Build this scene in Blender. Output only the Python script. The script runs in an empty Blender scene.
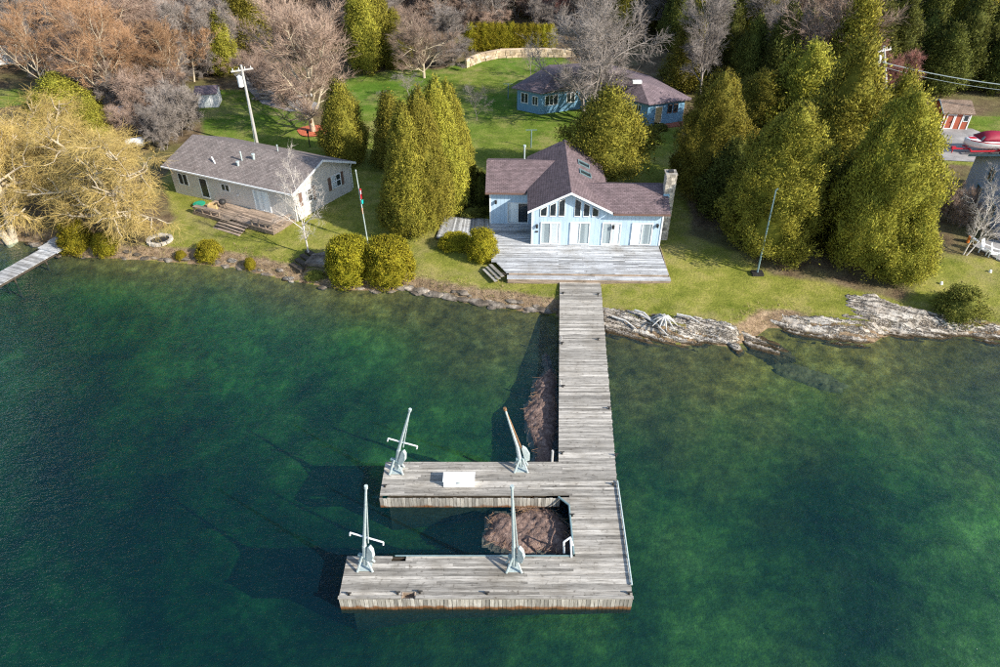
import bpy, math, random
import numpy as np
from mathutils import Vector, Matrix, Euler
R = math.radians
random.seed(7); rng = np.random.default_rng(7)
S = bpy.context.scene
COL = S.collection

# ------------------------------------------------------------------ camera, sky, sun, exposure
FPX, PITCH, CAMZ = 720.0, R(37.0), 31.9
cam = bpy.data.objects.new('camera', bpy.data.cameras.new('camera')); COL.objects.link(cam)
cam.data.sensor_fit = 'HORIZONTAL'; cam.data.sensor_width = 36.0; cam.data.lens = 36.0 * FPX / 1000.0
cam.data.clip_start = 0.5; cam.data.clip_end = 3000
cam.location = (0, 0, CAMZ); cam.rotation_euler = (math.pi / 2 - PITCH, 0, 0)
S.camera = cam
SUN_AZ, SUN_EL = R(120.0), R(31.0)                      # azimuth clockwise from +Y
W = bpy.data.worlds.new('World'); S.world = W; W.use_nodes = True
wn = W.node_tree
sky = wn.nodes.new('ShaderNodeTexSky'); sky.sky_type = 'NISHITA'; sky.sun_disc = False
sky.sun_elevation = SUN_EL; sky.sun_rotation = SUN_AZ; sky.air_density = 1.0; sky.dust_density = 0.6
bg = wn.nodes['Background']; bg.inputs['Strength'].default_value = 0.15
wn.links.new(sky.outputs[0], bg.inputs['Color'])
sd_ = bpy.data.lights.new('sun', 'SUN'); sd_.energy = 4.5; sd_.angle = R(0.53); sd_.color = (1.0, 0.945, 0.85)
sun = bpy.data.objects.new('sun', sd_); COL.objects.link(sun)
to_sun = Vector((math.sin(SUN_AZ) * math.cos(SUN_EL), math.cos(SUN_AZ) * math.cos(SUN_EL), math.sin(SUN_EL)))
sun.rotation_euler = (-to_sun).to_track_quat('-Z', 'Y').to_euler(); sun.location = to_sun * 300
S.view_settings.view_transform = 'Standard'; S.view_settings.look = 'None'
S.view_settings.gamma = 1.0; S.view_settings.use_curve_mapping = False
S.view_settings.exposure = 0.8
S.cycles.max_bounces = 6; S.cycles.transparent_max_bounces = 12
S.cycles.use_denoising = False; S.cycles.filter_width = 1.15; S.cycles.use_adaptive_sampling = False
S.cycles.caustics_reflective = False; S.cycles.caustics_refractive = False; S.cycles.sample_clamp_indirect = 3.0; S.cycles.sample_clamp_direct = 5.0

# ------------------------------------------------------------------ picture -> place
def ray(px, py):
    x = (px - 500) / FPX; y = -(py - 333.5) / FPX
    c, s = math.cos(PITCH), math.sin(PITCH)
    return Vector((x, c + y * s, -s + y * c))
def Gz(px, py, z):
    d = ray(px, py); t = (z - CAMZ) / d.z
    return Vector((d.x * t, d.y * t, z))

SHORE_PX = [(-60, 238), (0, 241), (25, 242), (48, 246), (62, 256), (90, 258), (115, 259), (150, 261), (175, 263),
            (200, 265), (235, 268), (262, 275), (290, 281), (320, 286), (345, 290), (375, 291), (405, 291), (430, 297),
            (470, 304), (500, 308), (530, 312), (555, 316), (580, 323), (600, 329), (630, 335), (660, 342), (685, 346),
            (705, 342), (730, 348), (752, 340), (768, 328), (790, 329), (830, 339), (868, 345), (890, 335),
            (920, 335), (960, 336), (1000, 341), (1070, 346)]
_sh = [(p.x, p.y) for p in (Gz(a, b, 0) for a, b in SHORE_PX)]
_l, _r = _sh[0], _sh[-1]
SHORE = np.array([(-1200, _l[1] + 260), (-300, _l[1] + 60), (-110, _l[1] + 14)] + _sh +
                 [(_r[0] + 40, _r[1] - 4), (_r[0] + 250, _r[1] + 30), (1200, 240)])
LANDPOLY = np.vstack([SHORE, [(1200, 3000), (-1200, 3000)]])
def inpoly(P, poly):
    x, y = P[:, 0], P[:, 1]; ins = np.zeros(len(P), bool)
    n = len(poly); j = n - 1
    for i in range(n):
        xi, yi = poly[i]; xj, yj = poly[j]
        if yi != yj:
            c = ((yi > y) != (yj > y)) & (x < (xj - xi) * (y - yi) / (yj - yi) + xi)
            ins ^= c
        j = i
    return ins
def segdist(P, L):
    d = np.full(len(P), 1e9)
    for i in range(len(L) - 1):
        a, b = L[i], L[i + 1]; ab = b - a
        t = np.clip(((P - a) @ ab) / (ab @ ab), 0, 1)
        q = a + t[:, None] * ab
        d = np.minimum(d, np.hypot(P[:, 0] - q[:, 0], P[:, 1] - q[:, 1]))
    return d
def sm(t): t = np.clip(t, 0, 1); return t * t * (3 - 2 * t)
def wob(x, y):
    return (np.sin(x * .9 + 1.3 * np.sin(y * .7)) + np.sin(y * 1.1 + 1.7 * np.sin(x * .6 + 2)) +
            .6 * np.sin(x * 2.3 + y * 1.9) + .5 * np.sin(x * 3.7 - y * 3.1 + 1)) / 3.1
def terrain(P):
    P = np.asarray(P, float); x, y = P[:, 0], P[:, 1]
    d = segdist(P, SHORE); land = inpoly(P, LANDPOLY)
    zl = .02 + .72 * sm(d / 1.5) + .45 * sm((d - 1.5) / 9) + .011 * np.maximum(0, d - 14)
    zl = zl + wob(x * .5, y * .5) * .05 * sm(d / 3) + wob(x * 1.7, y * 1.7) * .03 * sm(d / 1.2)
    side = sm((x + 24) / 27)
    dmax = 4.2 - 2.4 * side + 2.6 * np.exp(-((x + 12) / 9) ** 2 - ((y - 25) / 7) ** 2); slope = .40 - .21 * side  # hollow added left of the dock: deeper bed darkens, so shadows fade
    zw = -.02 - dmax * (1 - np.exp(-slope * d / dmax)) + wob(x * .35 + 4, y * .35) * .3 * sm(d / 6)
    return np.where(land, zl, zw)
def T(x, y): return float(terrain([(x, y)])[0])
def G(px, py, dz=0.0):
    z = 1.0
    for _ in range(7):
        p = Gz(px, py, z); z = T(p.x, p.y)
    p.z = z + dz
    return p
def ztop(x, y, py):
    """height of the point above (x, y) that shows on picture row py"""
    yy = -(py - 333.5) / FPX
    return CAMZ + y * (-math.sin(PITCH) + yy * math.cos(PITCH)) / (math.cos(PITCH) + yy * math.sin(PITCH))

# ------------------------------------------------------------------ materials
MATS = {}
def newmat(name):
    m = bpy.data.materials.new(name); m.use_nodes = True; MATS[name] = m
    nt = m.node_tree; b = nt.nodes['Principled BSDF']
    return m, nt, b, nt.nodes['Material Output']
def nd(nt, t, **kw):
    n = nt.nodes.new(t)
    for k, v in kw.items(): setattr(n, k, v)
    return n
def noise(nt, scale, detail=5, stretch=(1, 1, 1), rough=.6, local=False, off=None):
    if local: src = nd(nt, 'ShaderNodeTexCoord').outputs['Object']
    else: src = nd(nt, 'ShaderNodeNewGeometry').outputs['Position']
    mp = nd(nt, 'ShaderNodeMapping'); mp.inputs['Scale'].default_value = stretch
    nt.links.new(src, mp.inputs['Vector'])
    if off is not None: nt.links.new(off, mp.inputs['Location'])
    n = nd(nt, 'ShaderNodeTexNoise'); n.inputs['Scale'].default_value = scale
    n.inputs['Detail'].default_value = detail; n.inputs['Roughness'].default_value = rough
    nt.links.new(mp.outputs[0], n.inputs['Vector'])
    return n.outputs['Fac']
def ramp(nt, fac, stops):
    r = nd(nt, 'ShaderNodeValToRGB'); e = r.color_ramp.elements
    while len(e) < len(stops): e.new(.5)
    for k, (p, c) in enumerate(stops):
        e[k].position = p; e[k].color = (c[0], c[1], c[2], 1)
    nt.links.new(fac, r.inputs[0]); return r.outputs[0]
def mix(nt, fac, a, b, blend='MIX'):
    n = nd(nt, 'ShaderNodeMix', data_type='RGBA', blend_type=blend)
    for s, v in ((n.inputs[0], fac), (n.inputs[6], a), (n.inputs[7], b)):
        if hasattr(v, 'links') or hasattr(v, 'is_linked'): nt.links.new(v, s)
        elif isinstance(v, (int, float)): s.default_value = v
        else: s.default_value = (v[0], v[1], v[2], 1)
    return n.outputs[2]
def mth(nt, op, a, b=0.0, c=None):
    n = nd(nt, 'ShaderNodeMath', operation=op)
    for s, v in zip(n.inputs, (a, b, c)):
        if v is None: continue
        if hasattr(v, 'is_linked'): nt.links.new(v, s)
        else: s.default_value = v
    return n.outputs[0]
def schlick(nt, f0, normal=None):
    lw = nd(nt, 'ShaderNodeLayerWeight'); lw.inputs['Blend'].default_value = .5
    if normal is not None: nt.links.new(normal, lw.inputs['Normal'])
    return mth(nt, 'MULTIPLY_ADD', mth(nt, 'POWER', lw.outputs['Facing'], 5.0), 1 - f0, f0)
def rng_map(nt, v, a, b, c=0.0, d=1.0):
    n = nd(nt, 'ShaderNodeMapRange'); nt.links.new(v, n.inputs[0])
    for i, q in enumerate((a, b, c, d)): n.inputs[i + 1].default_value = q
    return n.outputs[0]
def bump(nt, b, h, strength=.5, dist=.05):
    n = nd(nt, 'ShaderNodeBump'); n.inputs['Strength'].default_value = strength; n.inputs['Distance'].default_value = dist
    nt.links.new(h, n.inputs['Height']); nt.links.new(n.outputs[0], b.inputs['Normal'])
def nmat(name, stops, scale=4, rough=.75, bmp=.3, bdist=.03, stretch=(1, 1, 1), rand=.0, spec=.3, detail=6, fine=0, metal=0, local=False):
    m, nt, b, _ = newmat(name)
    f = noise(nt, scale, detail, stretch, local=local)
    col = ramp(nt, f, stops)
    if fine:
        col = mix(nt, .5, col, ramp(nt, noise(nt, fine, 3, stretch, local=local), [(.3, (.45, .45, .45)), (.7, (1.5, 1.5, 1.5))]), 'MULTIPLY')
    if rand:
        oi = nd(nt, 'ShaderNodeObjectInfo').outputs['Random']
        hv = nd(nt, 'ShaderNodeHueSaturation'); nt.links.new(col, hv.inputs['Color'])
        nt.links.new(rng_map(nt, oi, 0, 1, 1 - rand, 1 + rand), hv.inputs['Value'])
        col = hv.outputs[0]
    nt.links.new(col, b.inputs['Base Color']); b.inputs['Roughness'].default_value = rough
    b.inputs['Specular IOR Level'].default_value = spec; b.inputs['Metallic'].default_value = metal
    if bmp: bump(nt, b, noise(nt, scale * 2.2, 6, stretch, local=local), bmp, bdist)
    return m

def plank_mat(name, tone, rust=0):
    m, nt, b, _ = newmat(name)
    oi = nd(nt, 'ShaderNodeObjectInfo').outputs['Random']
    cb = nd(nt, 'ShaderNodeCombineXYZ'); nt.links.new(mth(nt, 'MULTIPLY', oi, 61.0), cb.inputs[0]); nt.links.new(mth(nt, 'MULTIPLY', oi, 37.0), cb.inputs[1])
    g = noise(nt, 1.0, 7, (.9, 11, 11), .7, off=cb.outputs[0])
    c = ramp(nt, g, [(.3, [v * .34 for v in tone]), (.5, tone), (.7, [v * 1.5 for v in tone])])
    blot = noise(nt, .55, 4)
    c = mix(nt, rng_map(nt, blot, .45, .75), c, mix(nt, .55, c, (.16, .13, .09)))
    sp = noise(nt, 5, 5)
    c = mix(nt, rng_map(nt, sp, .58, .72, 0, .75), c, (.085, .068, .05))
    hv = nd(nt, 'ShaderNodeHueSaturation'); nt.links.new(c, hv.inputs['Color'])
    nt.links.new(rng_map(nt, oi, 0, 1, .55, 1.3), hv.inputs['Value']); c = hv.outputs[0]
    nt.links.new(c, b.inputs['Base Color']); b.inputs['Roughness'].default_value = .85; b.inputs['Specular IOR Level'].default_value = .2
    bump(nt, b, g, .6, .01)
    return m
def fascia_mat():
    m, nt, b, _ = newmat('fascia_wood')
    oi = nd(nt, 'ShaderNodeObjectInfo').outputs['Random']
    g = noise(nt, 1.0, 6, (14, 14, 1.4), .7)
    c = ramp(nt, g, [(.3, (.19, .165, .13)), (.52, (.37, .34, .285)), (.72, (.52, .49, .44))])
    hv = nd(nt, 'ShaderNodeHueSaturation'); nt.links.new(c, hv.inputs['Color']); nt.links.new(rng_map(nt, oi, 0, 1, .6, 1.3), hv.inputs['Value']); c = hv.outputs[0]
    sx = nd(nt, 'ShaderNodeSeparateXYZ'); nt.links.new(nd(nt, 'ShaderNodeNewGeometry').outputs['Position'], sx.inputs[0])
    zz = mth(nt, 'ADD', sx.outputs[2], mth(nt, 'MULTIPLY', noise(nt, 1.7, 4), -.5))
    c = mix(nt, rng_map(nt, zz, .12, -.04), c, (.20, .09, .035))
    c = mix(nt, rng_map(nt, zz, -.08, -.2), c, (.03, .025, .012))
    nt.links.new(c, b.inputs['Base Color']); b.inputs['Roughness'].default_value = .85; b.inputs['Specular IOR Level'].default_value = .2
    bump(nt, b, g, .5, .01); return m
plank_mat('plank', (.375, .345, .30))
plank_mat('deck_plank', (.45, .455, .46))
plank_mat('brown_plank', (.36, .27, .2))
fascia_mat()
nmat('dark_wood', [(.3, (.03, .025, .018)), (.7, (.09, .07, .05))], 6)
nmat('galv', [(.3, (.30, .36, .35)), (.7, (.47, .53, .51))], 7, rough=.5, bmp=.05, metal=.0, spec=.5)
nmat('rust', [(.3, (.16, .07, .03)), (.7, (.34, .2, .1))], 9, rough=.8)
nmat('black_metal', [(.3, (.015, .015, .015)), (.7, (.05, .045, .04))], 9, rough=.5)
nmat('white_paint', [(.3, (.72, .72, .70)), (.7, (.82, .82, .80))], 3, rough=.5, bmp=.03)
nmat('shell_white', [(.3, (.84, .84, .83)), (.7, (.9, .9, .89))], 2, rough=.35, bmp=.02, spec=.5)
def siding(name, c, freq, axis):
    m, nt, b, _ = newmat(name)
    f = noise(nt, 2.5, 6, (1, 1, .4))
    col = ramp(nt, f, [(.3, [v * .86 for v in c]), (.7, [v * 1.06 for v in c])])
    w = nd(nt, 'ShaderNodeTexWave', wave_type='BANDS', bands_direction=axis, wave_profile='SAW'); w.inputs['Scale'].default_value = freq
    nt.links.new(nd(nt, 'ShaderNodeTexCoord').outputs['Object'], w.inputs['Vector'])
    col = mix(nt, rng_map(nt, w.outputs['Fac'], .86, .97), col, [v * .66 for v in c])
    nt.links.new(col, b.inputs['Base Color']); b.inputs['Roughness'].default_value = .6; b.inputs['Specular IOR Level'].default_value = .3
    bump(nt, b, w.outputs['Fac'], .1, .01); return m
siding('blue_siding', (.45, .58, .69), .3 * 3.2, 'X')
siding('grey_siding', (.64, .59, .53), .3 * 4.5, 'Z')
siding('slate_blue_siding', (.17, .33, .47), .3 * 4, 'Z')
siding('dusk_blue_siding', (.42, .5, .72), .3 * 4, 'Z')
siding('red_siding', (.42, .11, .06), .3 * 5, 'X')
def shingle(name, c, c2):
    m, nt, b, _ = newmat(name)
    br = nd(nt, 'ShaderNodeTexBrick'); br.inputs['Scale'].default_value = 1.0
    br.inputs['Brick Width'].default_value = .34; br.inputs['Row Height'].default_value = .15; br.inputs['Mortar Size'].default_value = .012
    br.inputs['Color1'].default_value = (*c, 1); br.inputs['Color2'].default_value = (*c2, 1); br.inputs['Mortar'].default_value = (*[v * .35 for v in c], 1)
    br.inputs['Bias'].default_value = 0
    mp = nd(nt, 'ShaderNodeMapping'); nt.links.new(nd(nt, 'ShaderNodeTexCoord').outputs['UV'], mp.inputs['Vector'])
    nt.links.new(mp.outputs[0], br.inputs['Vector'])
    f = noise(nt, 1.6, 6)
    col = mix(nt, .7, br.outputs['Color'], ramp(nt, f, [(.3, (.7, .7, .7)), (.7, (1.35, 1.3, 1.3))]), 'MULTIPLY')
    col = mix(nt, .6, col, ramp(nt, noise(nt, 11, 3), [(.3, (.6, .6, .6)), (.7, (1.5, 1.5, 1.5))]), 'MULTIPLY')
    nt.links.new(col, b.inputs['Base Color']); b.inputs['Roughness'].default_value = .9; b.inputs['Specular IOR Level'].default_value = .15
    bump(nt, b, br.outputs['Fac'], -.6, .02); return m
shingle('brown_shingle', (.14, .103, .105), (.19, .142, .145))
shingle('grey_shingle', (.185, .155, .14), (.25, .215, .195))
shingle('plum_shingle', (.15, .115, .125), (.2, .155, .165))
shingle('old_shingle', (.2, .14, .10), (.27, .2, .15))
nmat('stone', [(.3, (.2, .18, .16)), (.5, (.42, .37, .3)), (.7, (.6, .56, .5))], 2.2, bmp=.6, bdist=.05, rand=.35)
nmat('tan_stone', [(.3, (.34, .25, .16)), (.5, (.5, .38, .25)), (.72, (.62, .52, .4))], 1.6, bmp=.6, rand=.3)
nmat('sheer', [(.44, (.30, .34, .36)), (.5, (.48, .52, .53))], 1.1, rough=.8, bmp=0, stretch=(2, 2, .02), detail=1)
nmat('room_shade_back', [(.3, (.012, .018, .025)), (.7, (.03, .04, .05))], 3, rough=.4, bmp=0)  # unlit interior painted as a dark sheet behind the panes
nmat('curtain', [(.44, (.66, .68, .69)), (.5, (.93, .93, .92))], .9, rough=.8, bmp=0, stretch=(1.6, 1.6, .02), detail=1)
def glass():
    m, nt, b, out = newmat('pane_glass'); nt.nodes.remove(b)
    tr = nd(nt, 'ShaderNodeBsdfTransparent'); tr.inputs[0].default_value = (.95, .98, .98, 1)
    gl = nd(nt, 'ShaderNodeBsdfGlossy'); gl.inputs['Roughness'].default_value = .03
    mx = nd(nt, 'ShaderNodeMixShader'); nt.links.new(schlick(nt, .05), mx.inputs[0])
    nt.links.new(tr.outputs[0], mx.inputs[1]); nt.links.new(gl.outputs[0], mx.inputs[2]); nt.links.new(mx.outputs[0], out.inputs[0])
glass()
def rockmat(name, stops, ang, crack):
    m, nt, b, _ = newmat(name)
    mp = nd(nt, 'ShaderNodeMapping'); mp.inputs['Rotation'].default_value = (0, 0, -ang); nt.links.new(nd(nt, 'ShaderNodeNewGeometry').outputs['Position'], mp.inputs['Vector'])
    def sn(scale, st, det=6):
        m2 = nd(nt, 'ShaderNodeMapping'); m2.inputs['Scale'].default_value = st; nt.links.new(mp.outputs[0], m2.inputs['Vector'])
        n = nd(nt, 'ShaderNodeTexNoise'); n.inputs['Scale'].default_value = scale; n.inputs['Detail'].default_value = det; n.inputs['Roughness'].default_value = .68; nt.links.new(m2.outputs[0], n.inputs['Vector']); return n.outputs['Fac']
    a = sn(1.0, (.45, 1.5, 1.5)); c = ramp(nt, a, stops)
    ck = sn(1.0, (.22, 1.5, 1.5), 5); d = mth(nt, 'ABSOLUTE', mth(nt, 'SUBTRACT', ck, .5))
    c = mix(nt, rng_map(nt, d, .028, .006, 0, .9), c, crack)
    d2 = mth(nt, 'ABSOLUTE', mth(nt, 'SUBTRACT', sn(1.0, (1.1, .35, .6), 5), .5)); c = mix(nt, rng_map(nt, d2, .012, .004, 0, .7), c, crack)
    c = mix(nt, rng_map(nt, sn(.7, (1, 1, 1)), .53, .66, 0, .75), c, mix(nt, .5, c, (.2, .15, .09)))
    c = mix(nt, .35, c, ramp(nt, sn(7, (1, 1, 1), 4), [(.3, (.5, .5, .5)), (.7, (1.4, 1.4, 1.4))]), 'MULTIPLY')
    sx = nd(nt, 'ShaderNodeSeparateXYZ'); nt.links.new(nd(nt, 'ShaderNodeNewGeometry').outputs['Position'], sx.inputs[0])
    wet = mth(nt, 'ADD', sx.outputs[2], mth(nt, 'MULTIPLY', sn(1.2, (1, 1, 1)), -.22))
    c = mix(nt, rng_map(nt, wet, .08, -.04), c, (.075, .052, .025))
    nt.links.new(c, b.inputs['Base Color']); b.inputs['Roughness'].default_value = .9; b.inputs['Specular IOR Level'].default_value = .2
    bump(nt, b, mth(nt, 'ADD', a, rng_map(nt, d, 0, .06, 0, .6)), 1.0, .2); return m
rockmat('rock', [(.28, (.26, .215, .165)), (.42, (.43, .375, .31)), (.56, (.54, .49, .42)), (.72, (.62, .58, .52))], -.45, (.05, .036, .025))
nmat('dark_rock', [(.3, (.06, .048, .035)), (.5, (.16, .13, .10)), (.7, (.36, .31, .25))], 1.4, bmp=.9, bdist=.1, rand=.35, fine=6, rough=.9)
nmat('wet_rock', [(.3, (.07, .05, .02)), (.6, (.17, .125, .055))], 1.4, bmp=.8, bdist=.1, fine=6)
nmat('reed', [(.3, (.085, .055, .045)), (.5, (.19, .125, .10)), (.7, (.30, .21, .17))], 3.5, bmp=1.0, bdist=.12, fine=16, rough=.95)
nmat('reed_stalk', [(.3, (.2, .10, .05)), (.7, (.4, .26, .15))], 6, rand=.3)
nmat('gravel', [(.3, (.20, .19, .18)), (.7, (.38, .36, .34))], .8, bmp=.5, fine=14)
nmat('asphalt', [(.3, (.05, .05, .055)), (.7, (.085, .085, .09))], .8, bmp=.3, fine=14)
nmat('mulch', [(.3, (.36, .08, .035)), (.7, (.58, .17, .08))], 5, bmp=.8, fine=16)
nmat('driftwood', [(.3, (.3, .28, .25)), (.7, (.62, .6, .56))], 5, bmp=.5)
nmat('pole_wood', [(.3, (.32, .30, .28)), (.7, (.52, .5, .47))], 3, stretch=(6, 6, .5))
nmat('bark_grey', [(.3, (.17, .14, .12)), (.7, (.36, .31, .27))], 4, bmp=.6, stretch=(3, 3, .7))
nmat('bark_pale', [(.3, (.35, .29, .2)), (.7, (.56, .47, .34))], 4, bmp=.5, stretch=(3, 3, .7))
nmat('bark_birch', [(.32, (.10, .09, .08)), (.45, (.56, .5, .44)), (.7, (.7, .66, .6))], 3, bmp=.2, stretch=(.8, .8, 4))
nmat('twig_pink', [(.3, (.30, .20, .145)), (.7, (.45, .33, .25))], .6, bmp=0, rand=.2)
nmat('twig_grey', [(.3, (.20, .165, .14)), (.7, (.36, .31, .27))], .6, bmp=0, rand=.2)
nmat('twig_orange', [(.3, (.35, .19, .09)), (.7, (.48, .29, .16))], .6, bmp=0, rand=.2)
nmat('twig_willow', [(.3, (.41, .29, .085)), (.7, (.58, .43, .15))], .6, bmp=0, rand=.15)
nmat('twig_red', [(.3, (.25, .11, .09)), (.7, (.38, .2, .16))], .6, bmp=0, rand=.2)
nmat('twig_white', [(.3, (.4, .35, .3)), (.7, (.62, .56, .5))], .6, bmp=0, rand=.2)
def leafmat(name, c, trans=.25, rand=.28):
    m, nt, b, out = newmat(name)
    at = nd(nt, 'ShaderNodeAttribute'); at.attribute_name = 'tint'
    oi = nd(nt, 'ShaderNodeObjectInfo').outputs['Random']
    hv = nd(nt, 'ShaderNodeHueSaturation'); hv.inputs['Color'].default_value = (*c, 1)
    nt.links.new(rng_map(nt, oi, 0, 1, .492, .512), hv.inputs['Hue'])
    nt.links.new(rng_map(nt, oi, 0, 1, 1 - rand, 1 + rand), hv.inputs['Value'])
    col = mix(nt, 1.0, hv.outputs[0], at.outputs['Color'], 'MULTIPLY')
    nt.links.new(col, b.inputs['Base Color']); b.inputs['Roughness'].default_value = .75; b.inputs['Specular IOR Level'].default_value = .15
    tl = nd(nt, 'ShaderNodeBsdfTranslucent'); nt.links.new(col, tl.inputs[0])
    an = nd(nt, 'ShaderNodeAttribute'); an.attribute_name = 'bn'
    vt = nd(nt, 'ShaderNodeVectorTransform', vector_type='NORMAL', convert_from='OBJECT', convert_to='WORLD'); nt.links.new(an.outputs['Vector'], vt.inputs[0])
    vm = nd(nt, 'ShaderNodeMix', data_type='VECTOR'); vm.inputs[0].default_value = .68
    nt.links.new(nd(nt, 'ShaderNodeNewGeometry').outputs['Normal'], vm.inputs[4]); nt.links.new(vt.outputs[0], vm.inputs[5])
    vn = nd(nt, 'ShaderNodeVectorMath', operation='NORMALIZE'); nt.links.new(vm.outputs[1], vn.inputs[0])
    nt.links.new(vn.outputs[0], b.inputs['Normal'])
    mx = nd(nt, 'ShaderNodeMixShader'); mx.inputs[0].default_value = trans
    nt.links.new(b.outputs[0], mx.inputs[1]); nt.links.new(tl.outputs[0], mx.inputs[2]); nt.links.new(mx.outputs[0], out.inputs[0])
leafmat('leaf_cedar', (.27, .255, .036))
leafmat('leaf_dark', (.12, .135, .026))
leafmat('leaf_bush', (.30, .27, .02), rand=.12)
leafmat('leaf_green', (.2, .21, .04))
for nme, c, r_ in (('red_cloth', (.26, .012, .035), .6), ('hull_white', (.8, .8, .8), .25), ('trailer_red', (.45, .02, .035), .4), ('tarp_blue', (.02, .17, .55), .5),
                   ('shutter_brown', (.17, .10, .075), .6), ('tan_door', (.55, .40, .2), .6), ('green_plastic', (.03, .35, .2), .5), ('rubber', (.02, .02, .02), .8),
                   ('flag_red', (.55, .04, .05), .7), ('flag_white', (.75, .72, .72), .7), ('teal_cloth', (.02, .5, .45), .6), ('orange_plastic', (.7, .2, .03), .5),
                   ('trim_blue', (.24, .42, .55), .5), ('copper', (.32, .36, .40), .4), ('steel_teal', (.17, .25, .26), .45), ('roof_red', (.3, .1, .06), .8)):
    nmat(nme, [(.3, [v * .85 for v in c]), (.7, [min(1, v * 1.12) for v in c])], 2.5, rough=r_, bmp=.08)

# ------------------------------------------------------------------ mesh builders
class MB:
    def __init__(s): s.v = []; s.f = []
    def add(s, vs, fs):
        n = len(s.v); s.v += [tuple(q) for q in vs]; s.f += [tuple(i + n for i in f) for f in fs]; return s
    def box(s, c, size, M=None):
        hx, hy, hz = size[0] / 2, size[1] / 2, size[2] / 2; c = Vector(c)
        vs = [Vector((x * hx, y * hy, z * hz)) for z in (-1, 1) for y in (-1, 1) for x in (-1, 1)]
        if M is not None: vs = [M @ q for q in vs]
        return s.add([c + q for q in vs], [(0, 2, 3, 1), (4, 5, 7, 6), (0, 1, 5, 4), (2, 6, 7, 3), (0, 4, 6, 2), (1, 3, 7, 5)])
    def tube(s, p0, p1, r0, r1=None, n=8, cap=True):
        p0, p1 = Vector(p0), Vector(p1); r1 = r0 if r1 is None else r1
        d = (p1 - p0).normalized(); a = d.orthogonal().normalized(); b = d.cross(a)
        vs = []
        for p, r in ((p0, r0), (p1, r1)):
            for k in range(n):
                t = 2 * math.pi * k / n; vs.append(p + (a * math.cos(t) + b * math.sin(t)) * r)
        fs = [(k, (k + 1) % n, n + (k + 1) % n, n + k) for k in range(n)]
        if cap: fs += [tuple(range(n - 1, -1, -1)), tuple(range(n, 2 * n))]
        return s.add(vs, fs)
    def path(s, pts, r, n=6):
        for a, b in zip(pts[:-1], pts[1:]): s.tube(a, b, r, r, n)
        return s
    def prism(s, poly, vec):
        """poly: 3-D points, extruded by vec"""
        poly = [Vector(q) for q in poly]; vec = Vector(vec); n = len(poly)
        nn = Vector((0, 0, 0))
        for i in range(n): nn += poly[i].cross(poly[(i + 1) % n])
        if nn.dot(vec) > 0: poly = poly[::-1]
        vs = poly + [q + vec for q in poly]
        fs = [tuple(range(n)), tuple(range(2 * n - 1, n - 1, -1))] + [(i, n + i, n + (i + 1) % n, (i + 1) % n) for i in range(n)]
        return s.add(vs, fs)
    def ring(s, outer, inner, vec):
        outer = [Vector(q) for q in outer]; inner = [Vector(q) for q in inner]; n = len(outer)
        for i in range(n):
            j = (i + 1) % n; s.prism([outer[i], outer[j], inner[j], inner[i]], vec)
        return s
    def loft(s, secs, close=True, cap=True):
        n = len(secs[0]); vs = [q for sec in secs for q in sec]; fs = []
        for i in range(len(secs) - 1):
            for k in range(n if close else n - 1):
                j = (k + 1) % n; fs.append((i * n + k, i * n + j, (i + 1) * n + j, (i + 1) * n + k))
        if cap: fs += [tuple(range(n - 1, -1, -1)), tuple((len(secs) - 1) * n + k for k in range(n))]
        return s.add(vs, fs)
    def mesh(s, name, mat, smooth=False):
        me = bpy.data.meshes.new(name); me.from_pydata(s.v, [], s.f); me.materials.append(MATS[mat])
        if smooth: me.polygons.foreach_set('use_smooth', [True] * len(me.polygons))
        me.update(); return me
    def build(s, name, mat, parent=None, smooth=False, **kw):
        return link(name, s.mesh(name, mat, smooth), parent, **kw)
def WM(o): return (WM(o.parent) @ o.matrix_parent_inverse if o.parent else Matrix()) @ o.matrix_basis
def link(name, data, parent=None, M=None, **kw):
    o = bpy.data.objects.new(name, data); COL.objects.link(o)
    if M is not None: o.matrix_basis = M
    if parent is not None:
        o.parent = parent; o.matrix_parent_inverse = WM(parent).inverted()
    return tag(o, **kw)
def tag(o, label=None, cat=None, group=None, kind=None):
    if label: o['label'] = label
    if cat: o['category'] = cat
    if group: o['group'] = group
    if kind: o['kind'] = kind
    return o
def thing(name, label, cat, loc=(0, 0, 0), group=None, rz=0):
    return link(name, None, None, Matrix.Translation(loc) @ Matrix.Rotation(rz, 4, 'Z'), label=label, cat=cat, group=group)
def npmesh(name, V, F, mat, smooth=False, tint=None, bn=None):
    """V (n,3), F (m,k) with equal k"""
    me = bpy.data.meshes.new(name); k = F.shape[1]
    me.vertices.add(len(V)); me.vertices.foreach_set('co', np.ascontiguousarray(V, np.float32).ravel())
    me.loops.add(F.size); me.loops.foreach_set('vertex_index', np.ascontiguousarray(F, np.int32).ravel())
    me.polygons.add(len(F)); me.polygons.foreach_set('loop_start', np.arange(0, F.size, k, dtype=np.int32))
    if tint is not None:
        a = me.color_attributes.new('tint', 'FLOAT_COLOR', 'POINT')
        a.data.foreach_set('color', np.ascontiguousarray(np.hstack([tint, np.ones((len(tint), 1))]), np.float32).ravel())
    if bn is not None:
        a = me.attributes.new('bn', 'FLOAT_VECTOR', 'POINT'); a.data.foreach_set('vector', np.ascontiguousarray(bn, np.float32).ravel())
    me.update(calc_edges=True); me.validate()
    if smooth: me.polygons.foreach_set('use_smooth', np.ones(len(F), bool))
    me.materials.append(MATS[mat]); return me
def copy_tree(o, M):
    c = o.copy(); COL.objects.link(c); c.matrix_basis = M
    for ch in o.children:
        d = ch.copy(); COL.objects.link(d); d.parent = c
    return c
UNIT = {}
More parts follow.
